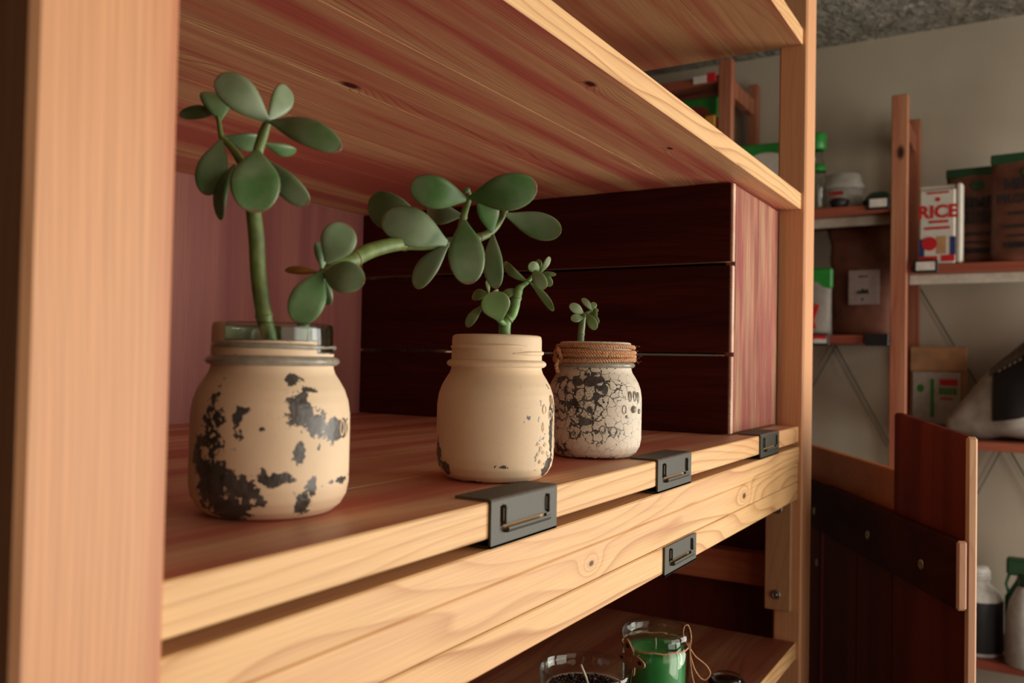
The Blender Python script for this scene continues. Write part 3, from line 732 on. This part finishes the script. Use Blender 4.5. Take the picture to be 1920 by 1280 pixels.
tx, ty = 653, 316; Rt = 39
r = thing('tumbler_candle', 'dark crumbly brown candle with a pale wick in a clear glass tumbler', 'candle', (tx, ty, ZL))
tp = [(0, 0), (30, 0), (33, 1.5), (34.5, 5), (Rt-.6, 116), (Rt, 120), (Rt-.8, 121.3), (Rt-1.8, 120.5), (Rt-2.6, 116), (32.5, 8), (28, 6.5), (0, 6.5)]
obj('glass_tumbler', G().lathe(tp, (tx, ty, ZL+.2), 64), m_glass, r)
def crumbtop(rmax, z, n=64):
    prof = [(rmax, 7)]+[(rmax, z)]+[(rmax*(1-i/10), z+1.2) for i in range(1, 10)]+[(0, z+1.2)]
    g = G().lathe(prof, (tx, ty, ZL+.2), n)
    g.v = [(v[0], v[1], v[2]+(random.uniform(-1.0, 1.4) if v[2] > ZL+z+.5 else 0)) for v in g.v]; return g
obj('brown_wax', crumbtop(31.8, 103), m_crumb, r)
g = G()
for i in range(420):
    a = random.random()*2*pi; q = 30*math.sqrt(random.random()); z = ZL+105; d = Vector((random.uniform(-1, 1), random.uniform(-1, 1), random.uniform(-.3, .5)))*random.uniform(1, 2.2)
    p = Vector((tx+q*math.cos(a), ty+q*math.sin(a), z)); g.tube([p-d, p+d], random.uniform(.4, .8), 4)
obj('brown_shavings', g, m_crumb, r, kind='stuff')
obj('wax_edge', G().lathe([(31.6, 102), (34.6, 102.5), (34.9, 104.2), (33, 104.5), (31.6, 103.5)], (tx, ty, ZL+.2), 64), m_rim, r, 'pale ring where the wax meets the glass')
obj('wick', G().tube([(tx+3, ty-2, ZL+103), (tx+1, ty, ZL+112), (tx-3, ty+3, ZL+123)], 1.1, 8), m_wick, r)
r = thing('small_tin', 'small black tin with a round glass lid on the candle shelf corner', 'tin', (972, 292, ZL))
obj('tin_body', G().lathe([(0, 0), (19, 0), (21, 1.5), (21, 15), (20, 16), (0, 16)], (972, 292, ZL+.1), 40), m_black, r)
obj('glass_lid', G().lathe([(0, 16.2), (16, 16.2), (17.5, 17.5), (17.5, 21), (15.5, 22.5), (6, 22), (0, 21.6)], (972, 292, ZL+.1), 40), m_glass, r)

# ---------------------------------------------------------------- tall slatted stand to the right
O = Vector((1130, 70, 0)); dv = Vector((.863, .505, 0)).normalized(); bv_ = Vector((dv.y, -dv.x, 0))
SM = Matrix(((dv.x, bv_.x, 0, O.x), (dv.y, bv_.y, 0, O.y), (0, 0, 1, 0), (0, 0, 0, 1)))
ST = thing('slatted_stand', 'tall dark red wooden slatted stand with a screwed cross batten, right of the shelving', 'stand', (O.x, O.y, -CZ))
def sbox(name, s0, s1, t0, t1, z0, z1, mats, b=1.5, label=None, ends=False, top=None):
    g = G().box(s0, s1, t0, t1, z0, z1, b)
    if top: g.v = [(v[0], v[1], v[2]+(top*(v[0]-s0)/(s1-s0) if v[2] > (z0+z1)/2 else 0)) for v in g.v]
    if ends:
        for q in range(len(g.f)):
            if all(g.v[k][0] < s0+b+.1 for k in g.f[q]): g.m[q] = 1
    g.v = [tuple(SM @ Vector(v)) for v in g.v]; return obj(name, g, mats, ST, label)
bt_ = sbox('batten', 0, 640, 0, 12, -282, -201, [m_stand_b, m_stand_e], 2.5, 'dark screwed cross batten', True)
sbox('tall_plank', 4, 204, 12.5, 26, -CZ+1, -80, [m_stand, m_stand_e], 3, 'tallest plank, standing above the batten', True, top=17)
sbox('plank', 206, 330, 13, 26, -CZ+1, -204, [m_stand, m_stand_e])
sbox('plank', 333, 480, 13, 26, -CZ+1, -204, [m_stand, m_stand_e])
sbox('plank', 484, 640, 8, 26, -CZ+1, -284, [m_stand, m_stand_e])
sbox('upper_rail', 206, 640, 28, 42, -228, -148, m_stand_o, 2, 'orange-brown rail behind the planks')
sbox('foot_rail', 0, 640, 26.5, 60, -CZ+.5, -CZ+70, m_stand, 1.5)
def screw(px, py, tt):
    d = at(px, py, 1.0); n_ = Vector((-bv_.x, -bv_.y, 0)); P0 = SM @ Vector((0, tt, 0)); k = P0.dot(n_)/d.dot(n_); c = d*k
    M3 = n_.to_track_quat('Z', 'Y').to_matrix().to_4x4()
    g = G().lathe([(0, .3), (1.6, .3), (2.0, 1.0), (5.0, 1.6), (6.6, .8), (7, 0)], tuple(c), 18, M=M3)
    obj('screw', g, m_screw, bt_ if tt == 0 else ST)
for q in ((1527, 958), (1627, 1003), (1727, 1058)): screw(*q, 0)
screw(1532, 1055, 8)

# ---------------------------------------------------------------- dark cabinet added for the darkness beyond the near post
r = thing('dark_filler', 'near-black cabinet added for the darkness beyond the left post of the shelving unit', 'filler', (-300, 420, -CZ))
obj('body', G().box(-500, 95, 420, 900, -CZ+20, 700, 2), m_dark, r)
obj('filler_front', G().box(-497, -202, 408, 419.5, -CZ+40, 695, 2), m_dark, r)
obj('filler_front', G().box(-199, 92, 408, 419.5, -CZ+40, 695, 2), m_dark, r)
obj('filler_base', G().box(-480, 75, 430, 880, -CZ+.5, -CZ+20), m_dark, r)

# ---------------------------------------------------------------- background shelving along the far wall
BX0, BX1 = 2700, 3024
BG = thing('wall_shelving', 'background pine shelving along the far wall, stocked with packets', 'shelving', (BX0, 325, -CZ))
FR = [(303, 347, 795), (822, 866, 985), (1420, 1464, 985), (-380, -336, 795)]
for y0, y1, zt in FR:
    obj('post', G().box(BX0, BX0+32, y0, y1, -CZ, zt, 2), m_bgpost, BG)
    obj('post', G().box(BX1-32, BX1, y0-4, y1-14, -CZ, zt, 2), m_bgpost, BG)
    obj('cross_rail', G().box(BX0+32, BX1-32, y0+8, y1-10, zt-110, zt-55, 1.5), m_bgpost, BG)
    obj('cross_rail', G().box(BX0+32, BX1-32, y0+8, y1-10, -500, -455, 1.5), m_bgpost, BG)
BAYS = {'a': (347.5, 821.5), 'b': (-335.5, 302.5), 'c': (866.5, 1419.5)}
def bgshelf(bay, ztop, rail=True):
    y0, y1 = BAYS[bay]
    p = obj('shelf_board', G().box(BX0+6, BX1-6, y0, y1, ztop-24, ztop, 1.5), m_bgshelf, BG)
    if rail: obj('support_rail', G().box(BX0+60, BX0+75, y0, y1, ztop-52, ztop-24.5, 1), m_railw, BG, 'cream rail under the shelf')
bgshelf('a', 480); bgshelf('a', 94, False); bgshelf('a', -560, False)
bgshelf('b', 297); bgshelf('b', -201, False); bgshelf('b', -800, False)
bgshelf('c', 940, False); bgshelf('c', 640, False); bgshelf('c', 94, False)
def wire(a, b): obj('cross_brace', G().tube([a, b], 2.2, 6), m_wire, BG)
XW = BX1+4
wire((XW, 556, 70), (XW, 380, -260)); wire((XW, 556, 70), (XW, 812, -420)); wire((XW, 300, 255), (XW, 60, -190))
wire((XW, 60, -222), (XW, 250, -640)); wire((XW, 60, -222), (XW, -190, -700))

def clipbg(y0, y1, z, label, red=False):
    r = thing('shelf_label', label, 'price label', (BX0, y0, z-22))
    obj('holder', G().box(BX0-4, BX0+5, y0, y1, z-26, z+10, 1), m_black, r)
    m_ = (y1-y0)*.12
    obj('card', G().box(BX0-5.5, BX0-4.1, y0+m_, y1-m_, z-19, z+5, .3), m_tag, r)
    if red: obj('red_stripe', G().box(BX0-6.4, BX0-5.6, y0+m_, y1-m_, z-6, z+5, .2), m_red, r)
clipbg(350, 412, 489, 'white price label in a black holder under the green packet')
clipbg(610, 640, 485, 'small black price holder beside the far pine post')
clipbg(515, 566, 88, 'red and white price label under the green-topped pouch', True)
r_ = thing('shelf_label', 'plain black label holder below the kraft bag', 'price label', (BX0, 350, 60))
obj('holder', G().box(BX0-4, BX0+5, 349, 414, 62, 97, 1.5), m_black, r_)
clipbg(222, 286, 298, 'white price label in a black holder below the rice packet')

# face frame: local x to the viewer's right (-Y), local y = away (X), z up
def FM(x, y, z, rot=0):
    a = math.radians(rot); ex = Vector((math.sin(a), -math.cos(a), 0)); ey = Vector((math.cos(a), math.sin(a), 0))
    return Matrix(((ex.x, ey.x, 0, x), (ex.y, ey.y, 0, y), (0, 0, 1, z), (0, 0, 0, 1)))
def TM(M, u, v, off=-1.0): return M @ Matrix.Translation((u, off, v)) @ Matrix.Rotation(pi/2, 4, 'X')
def pouch(w_, h, d, seal=14, n=10, m=12, lean=0, puff=1):
    """stand-up pouch: thick at the foot, pinched flat at the top seal"""
    vs = []; fs = []
    for side in (-1, 1):
        for j in range(m+1):
            v = j/m; z = h*v
            t = d/2*((1-v)**.55)*(1 if v < .94 else .4)+1.2
            for i in range(n+1):
                u = i/n*2-1; bul = (1-abs(u)**2.6)*puff
                wob = 2.2*math.sin(5*v+3*u)*(v > .2)
                vs.append((u*w_/2*(1-.03*math.sin(pi*v)), side*(t*(.35+.65*bul))+wob*.4+lean*v, z))
    N = (n+1)*(m+1)
    for s_ in (0, 1):
        for j in range(m):
            for i in range(n):
                a = s_*N+j*(n+1)+i; fs.append((a, a+1, a+n+2, a+n+1))
    for j in range(m):
        for i in (0, n): a = j*(n+1)+i; fs.append((a, a+n+1, a+n+1+N, a+N))
    for i in range(n):
        fs.append((i, i+1, i+1+N, i+N)); a = m*(n+1)+i; fs.append((a, a+1, a+1+N, a+N))
    return vs, fs
def mk(g, M): g.v = [tuple(M @ Vector(v)) for v in g.v]; return g
def bars(M, rows, off=-1.0, th=.8):
    g = G()
    for u0, u1, v0, v1 in rows:
        x = u0
        while x < u1-1:
            w2 = min(random.uniform(3, 7), u1-x); g.box(x, x+w2, off-th, off, v0, v1); x += w2+1.6
    return mk(g, M)
# rice packet
M = FM(BX0+30, 217, 297.5, -3)
r = thing('rice_packet', 'white rice packet with red lettering beside the free-standing post', 'packet', (BX0+30, 217, 297.5))
g = G().box(-55, 40, -22, 22, 0, 214, 5); obj('packet', mk(g, M), m_paper, r)
g = G().box(40, 56, -20, 20, 2, 228, 5); obj('side_fold', mk(g, M), m_paper, r)
obj('top_fold', mk(G().box(-55, 38, -12, 14, 214, 226, 3), M), m_paper, r)
obj('lettering', text_geo('RICE', 50, TM(M, -6, 132, -23)), m_red, r, 'red word RICE')
obj('small_print', bars(M, [(-34, 24, 200, 206), (-28, 22, 116, 124), (-40, 26, 98, 106)], -22.3), m_red, r, kind='stuff')
obj('red_disc', mk(G().prism([(-27+20*math.cos(t*pi/12), 58+20*math.sin(t*pi/12)) for t in range(24)], -23.6, -22.2, Matrix.Identity(4)), M), m_red, r)
obj('red_emblem', mk(G().prism([(-6+7*math.cos(t*pi/3), 184+7*math.sin(t*pi/3)) for t in range(6)], -23, -22.2, Matrix.Identity(4)), M), m_red, r)
obj('red_band', mk(G().box(-52, -6, -23.2, -22.2, 6, 22), M), m_red, r); obj('red_band', mk(G().box(4, 38, -23.2, -22.2, 6, 24), M), m_red, r)
obj('blue_band', mk(G().box(-54, -40, -22.9, -22.2, 22, 72), M), m_blue, r); obj('blue_band', mk(G().box(26, 39.5, -22.9, -22.2, 24, 76), M), m_blue, r)
obj('brown_print', mk(G().box(-8, 16, -22.8, -22.2, 28, 78), M), m_kraft2, r)  # plain brown block of packet print
# hemp pouches
def hemp(x, y, z, rot, w_, h, label, dx=0, r1=.63, r2=.50):
    M = FM(x, y, z, rot); r = thing('hemp_pouch', label, 'pouch', (x, y, z), 'brown hemp protein pouches on the right shelf')
    vs, fs = pouch(w_, h, 60); obj('pouch', mk(G().add(vs, fs, 0, True), M), m_kraft, r)
    obj('green_top_band', mk(G().box(-w_/2-1, w_/2+1, -9, 9, h-26, h+1, 2), M), m_dgreen, r)
    Mt = M @ Matrix.Translation((0, -30, 0))
    obj('lettering', text_geo('PROTEIN', 35, TM(M, dx, h*r2-12, -30), text_geo('HEMP', 44, TM(M, dx, h*r1-15, -28))), m_ink, r, 'black words HEMP PROTEIN')
    obj('small_print', bars(M, [(-40, 40, h*.42, h*.45), (-48, 44, h*.30, h*.33), (-40, 40, h*.22, h*.24), (-46, 46, h*.12, h*.17)], -31), m_ink, r, kind='stuff')
    obj('green_emblem', mk(G().prism([(8+17*math.cos(t*pi/9), h*.81+14*math.sin(t*pi/9)) for t in range(18)], -20, -14, Matrix.Identity(4)), M), m_dgreen, r)
    return r
hemp(BX0+108, 135, 298, -4, 150, 284, 'brown hemp protein pouch directly right of the rice packet', -2)
hemp(BX0+35, 8, 298, -6, 170, 300, 'larger brown hemp protein pouch at the right edge of the photo', 2, .71, .57)
# kraft bag with white label
M = FM(BX0+145, 432, 94.3, -2); r = thing('kraft_bag', 'large brown kraft bag with a white label on the middle background shelf', 'bag', (BX0+145, 432, 94.3))
vs, fs = pouch(212, 345, 130, n=14, m=18)
vs = [(v[0]*(1+.10*max(0, (v[2]-230)/100)+.04*math.sin(v[2]*.06)), v[1], v[2]) for v in vs]
obj('bag_body', mk(G().add(vs, fs, 0, True), M), m_kraft, r)
obj('paper_label', mk(G().box(-40, 48, -68, -66.5, 95, 200, .4), M), plain('mauve_label', (.30, .22, .20), .6), r, 'square pale label')
obj('label_print', mk(G().prism([(-16, 128), (-12, 138), (-6, 134), (2, 144), (8, 136), (14, 142), (20, 128)], -69.4, -68.2, Matrix.Identity(4)), M), m_ink, r)
obj('small_print', bars(M, [(-10, 14, 178, 182), (-2, 6, 108, 114)], -68.2), m_ink, r, kind='stuff')
# pouch with green top beside it
M = FM(BX0+38, 580, 94.3, 2); r = thing('green_top_pouch', 'grey pouch with a bright green top beside the kraft bag', 'pouch', (BX0+38, 580, 94.3))
vs, fs = pouch(130, 205, 60); obj('pouch', mk(G().add(vs, fs, 0, True), M), plain('grey_packet', (.22, .19, .16), .5), r)
obj('green_top', mk(G().box(-67, 67, -14, 12, 142, 206, 6), M), m_green, r)
obj('red_print', mk(G().prism([(-10, 20), (26, 20), (18, 44), (34, 90), (22, 96), (4, 52)], -34, -29, Matrix.Identity(4)), M), m_red, r)
obj('dark_print', mk(G().prism([(-40, 40), (8, 60), (14, 104), (-30, 120)], -33, -26, Matrix.Identity(4)), M), m_ink, r)
# goods on the upper background shelf of bay a
def bottle(name, label, x, y, z, prof, mat, capprof=None, capmat=None, cat='bottle', extra=None, n=28):
    r = thing(name, label, cat, (x, y, z)); obj('body', G().lathe(prof, (x, y, z), n), mat, r)
    if capprof: obj('cap', G().lathe(capprof, (x, y, z), n), capmat, r)
    return r
r = bottle('squeeze_bottle', 'clear bottle with a square green cap beside the bright shelving post', BX0+42, 565, 480.3, [(0, 0), (26, 0), (28, 3), (28, 120), (22, 150), (17, 160), (17, 186), (0, 186)], m_glass_j, [(0, 186), (26, 186), (29, 190), (29, 232), (26, 236), (0, 236)], m_green)
obj('green_label', G().lathe([(28.3, 150-30), (28.6, 122), (26, 139), (25.6, 139)], (BX0+42, 565, 480.3), 28), m_green, r)
r = thing('white_tub', 'low white tub with red print between bottle and green packet', 'tub', (BX0+130, 502, 480.3))
obj('tub', G().lathe([(0, 0), (52, 0), (56, 4), (60, 70), (0, 70)], (BX0+130, 502, 480.3), 32), m_white, r)
obj('lid', G().lathe([(0, 70), (62, 70), (64, 73), (64, 84), (58, 92), (50, 118), (44, 120), (0, 122)], (BX0+130, 502, 480.3), 32), m_white, r)
M = FM(BX0+70, 512, 480.3); obj('red_print', bars(M, [(-22, 22, 48, 60), (-14, 16, 30, 40)], -1, 1), m_red, r)
r = thing('dark_bowl', 'small dark lidded bowl in front of the white tub', 'bowl', (BX0+30, 495, 480.3))
obj('bowl', G().lathe([(0, 0), (16, 0), (22, 4), (29, 18), (28, 19), (18, 6), (0, 5)], (BX0+30, 495, 480.3), 28), m_ink, r)
obj('lid', G().lathe([(29.5, 18.5), (29.5, 22), (20, 27), (4, 28), (0, 28)], (BX0+30, 495, 480.3), 28), m_ink, r)
def flatpack(name, label, cat, x, y, z, lx, ly, h, mat, rot=0, n=10, group=None):
    g = G(); vs = []; fs = []
    for s_ in (0, 1):
        for i in range(n+1):
            for j in range(n+1):
                u = i/n*2-1; v = j/n*2-1; e = (1-abs(u)**3)*(1-abs(v)**3)
                vs.append((u*lx/2, v*ly/2, (h*(.25+.75*e)+2*math.sin(6*u+4*v)*e) if s_ else h*.2*(1-e)))
    N = (n+1)**2
    for s_ in (0, 1):
        for i in range(n):
            for j in range(n): a = s_*N+i*(n+1)+j; fs.append((a, a+1, a+n+2, a+n+1))
    for i in range(n):
        for a, b in ((i, i+1), (n*(n+1)+i, n*(n+1)+i+1), (i*(n+1), (i+1)*(n+1)), (i*(n+1)+n, (i+1)*(n+1)+n)): fs.append((a, b, b+N, a+N))
    g.add(vs, fs, 0, True); a_ = math.radians(rot); g.v = [(x+v[0]*math.cos(a_)-v[1]*math.sin(a_), y+v[0]*math.sin(a_)+v[1]*math.cos(a_), z+v[2]) for v in g.v]
    o = single(name, g, mat, label, cat, (x, y, z), group); return o
flatpack('green_packet', 'flat dark green packet lying on the shelf left of the free-standing post', 'packet', BX0+80, 392, 480.4, 150, 88, 48, m_dgreen, 8)
M = FM(BX0+90, 735, 480.3, 5); r = thing('green_band_pouch', 'white pouch with a wide green top band seen above the upper shelf', 'pouch', (BX0+90, 735, 480.3))
vs, fs = pouch(190, 235, 70); obj('pouch', mk(G().add(vs, fs, 0, True), M), m_paper, r)
obj('green_band', mk(G().box(-97, 97, -13, 13, 180, 236, 5), M), m_green, r)
# goods in bay c, seen through the gap above the upper shelf
M = FM(BX0+60, 965, 640.3, 0); r = thing('brown_pouch', 'red-brown pouch with a green top in the gap above the upper shelf', 'pouch', (BX0+60, 965, 640.3))
vs, fs = pouch(160, 245, 70); obj('pouch', mk(G().add(vs, fs, 0, True), M), plain('redbrown', (.24, .045, .02), .5), r)
obj('green_top', mk(G().box(-82, 82, -12, 12, 178, 246, 5), M), m_green, r)
M = FM(BX0+20, 893, 640.3, 0); r = thing('amber_packet', 'narrow amber packet beside the background post in the gap', 'packet', (BX0+20, 893, 640.3))
obj('packet', mk(G().box(-18, 18, -20, 20, 22, 170, 4), M), m_amber, r); obj('foot', mk(G().box(-18, 18, -21, 21, 0, 22, 3), M), m_paper, r)
M = FM(BX0+60, 1120, 640.3, 0); r = thing('brown_pouch', 'red-brown pouch left of the amber packet, furthest left on its shelf', 'pouch', (BX0+60, 1120, 640.3))
vs, fs = pouch(130, 240, 70); obj('pouch', mk(G().add(vs, fs, 0, True), M), m_kraft, r); obj('green_top', mk(G().box(-66, 66, -12, 12, 178, 241, 5), M), m_green, r)
r = thing('shelf_label', 'red and white price label at the very top of the gap', 'price label', (BX0, 880, 925))
obj('card', G().box(BX0-4, BX0+5, 905, 950, 920, 942, 1), m_tag, r); obj('red_end', G().box(BX0-4, BX0+5, 876, 904.5, 920, 948, 1), m_red, r)
# bay b lower shelf: paper bag and sack
M = FM(BX0+275, 240, -200.7, 0); r = thing('paper_bag', 'light brown paper bag with a green and red label behind the stand', 'bag', (BX0+275, 240, -200.7))
g = G().box(-78, 78, -25, 25, 0, 205, 4); obj('bag_body', mk(g, M), m_kraft2, r)
obj('folded_top', mk(G().box(-80, 80, -29, 0, 190, 268, 4), M), m_kraft2, r)
obj('front_label', mk(G().box(-70, 62, -31.5, -30, 30, 188, .4), M), plain('pale_label', (.42, .38, .32), .6), r, 'pale label')
obj('red_print', mk(G().box(5, 55, -33, -31.7, 148, 168, .3), M), m_red, r)
obj('green_print', bars(M, [(4, 54, 120, 142)], -31.7), m_green, r); obj('green_frame', mk(G().box(-20, -10, -33, -31.7, 50, 168, .3), M), m_green, r)
obj('green_disc', mk(G().prism([(-48+10*math.cos(t*pi/8), 138+12*math.sin(t*pi/8)) for t in range(16)], -33, -31.7, Matrix.Identity(4)), M), m_green, r)
obj('red_print', bars(M, [(8, 40, 104, 112)], -31.7), m_red, r)
r = thing('feed_sack', 'bulging pale sack with a black printed panel at the right edge of the photo', 'sack', (BX0+60, 0, -200.7))
def sack_pt(a, b):      # a along -Y (0 left .. 1 right), b round the section
    y = 205-a*440; top = 30+300*math.sin(min(1, a*1.25+.06)*pi*.5)**1.0
    dp = 40+95*math.sin(min(1, a*1.6+.1)*pi/2); c = math.cos(b); s_ = math.sin(b)
    wr = 1+.045*math.sin(9*a+3*b)+.03*math.sin(23*a-2*b)
    return (BX0+145+dp*c*wr*(abs(c)**-.2 if abs(c) > .01 else 1), y, -200.2+max(0, (top/2+top/2*s_*wr*(abs(s_)**-.25 if abs(s_) > .01 else 1))))
g = G(); na, nb = 30, 32
vs = [sack_pt(i/na, 2*pi*k/nb) for i in range(na+1) for k in range(nb)]
fs = [(i*nb+k, i*nb+(k+1) % nb, (i+1)*nb+(k+1) % nb, (i+1)*nb+k) for i in range(na) for k in range(nb)]+[tuple(range(nb)), tuple(na*nb+k for k in range(nb))]
g.add(vs, fs, 0, True); obj('sack_body', g, m_sackw, r)
def patch(a0, a1, b0, b1, off, n=10):
    vs = []; 
    for i in range(n+1):
        for j in range(n+1):
            p = Vector(sack_pt(a0+(a1-a0)*i/n, b0+(b1-b0)*j/n)); vs.append((p.x-off, p.y, p.z+off*.35))
    return G().add(vs, [(i*(n+1)+j, i*(n+1)+j+1, (i+1)*(n+1)+j+1, (i+1)*(n+1)+j) for i in range(n) for j in range(n)], 0, True)
obj('black_panel', patch(.27, .95, pi*1.12, pi*.74, 3), m_ink, r)
obj('grey_panel', patch(.25, .95, pi*.735, pi*.55, 3), m_sackg, r)
g = G()
for i in range(12):
    a = .30+.028*i
    if i in (5,): continue
    p = patch(a, a+.016, pi*.775, pi*.75, 5, 2); g.add(p.v, p.f, 0)
obj('faded_lettering', g, m_sackw, r)
# lowest right shelf: jugs and bottles
JP = [(0, 0), (62, 0), (68, 5), (68, 150), (60, 172), (36, 192), (34, 200), (34, 232), (30, 240), (0, 240)]
for i, (x, y, s_, lab) in enumerate(((BX0+90, 125, 1.0, 'white plastic jug with a ribbed neck on the lowest background shelf'), (BX0+230, 175, 1.12, 'taller white plastic jug standing behind the other jug'))):
    r = thing('plastic_jug', lab, 'jug', (x, y, -799.8)); g = G().lathe([(a*s_, b*s_) for a, b in JP], (x, y, -799.8), 32); obj('body', g, m_white, r)
    obj('dark_label', G().lathe([(68.6*s_, 12), (69*s_, 14), (69*s_, 150*s_), (68.6*s_, 152*s_)], (x, y, -799.8), 32), m_ink, r)
    g = G()
    for zz in (206, 215, 224): g.lathe([(34*s_, zz*s_), (37*s_, (zz+2)*s_), (37*s_, (zz+4)*s_), (34*s_, (zz+6)*s_)], (x, y, -799.8), 28)
    obj('ribbed_cap', g, m_white, r)
r = bottle('green_cap_bottle', 'white bottle with a dark green cap at the right edge, low down', BX0+30, 0, -799.8, [(0, 0), (48, 0), (52, 4), (52, 120), (44, 165), (26, 205), (18, 215), (0, 215)], m_white, [(0, 214), (21, 214), (22, 218), (20, 246), (0, 246)], m_dgreen)
r = thing('spray_bottle', 'dark green spray bottle behind the white bottle, lower right corner', 'bottle', (BX0+160, 8, -799.8))
obj('body', G().lathe([(0, 0), (46, 0), (48, 4), (48, 150), (20, 200), (16, 215), (0, 215)], (BX0+160, 8, -799.8), 28), m_dgreen, r)
obj('trigger_head', G().box(BX0+135, BX0+185, -20, 52, -800+216, -800+262, 6), m_dgreen, r)
obj('trigger', G().tube([(BX0+150, 45, -585), (BX0+140, 52, -610), (BX0+138, 44, -640)], 4, 6), m_dgreen, r)
r = thing('small_box', 'dark red small box low behind the stand', 'box', (BX0+60, 240, -799.8))
obj('body', G().box(BX0+20, BX0+100, 190, 280, -799.8, -745, 2), plain('dred', (.12, .015, .01), .5), r); obj('lid', G().box(BX0+18, BX0+102, 188, 282, -744.9, -735, 2), m_dark, r)
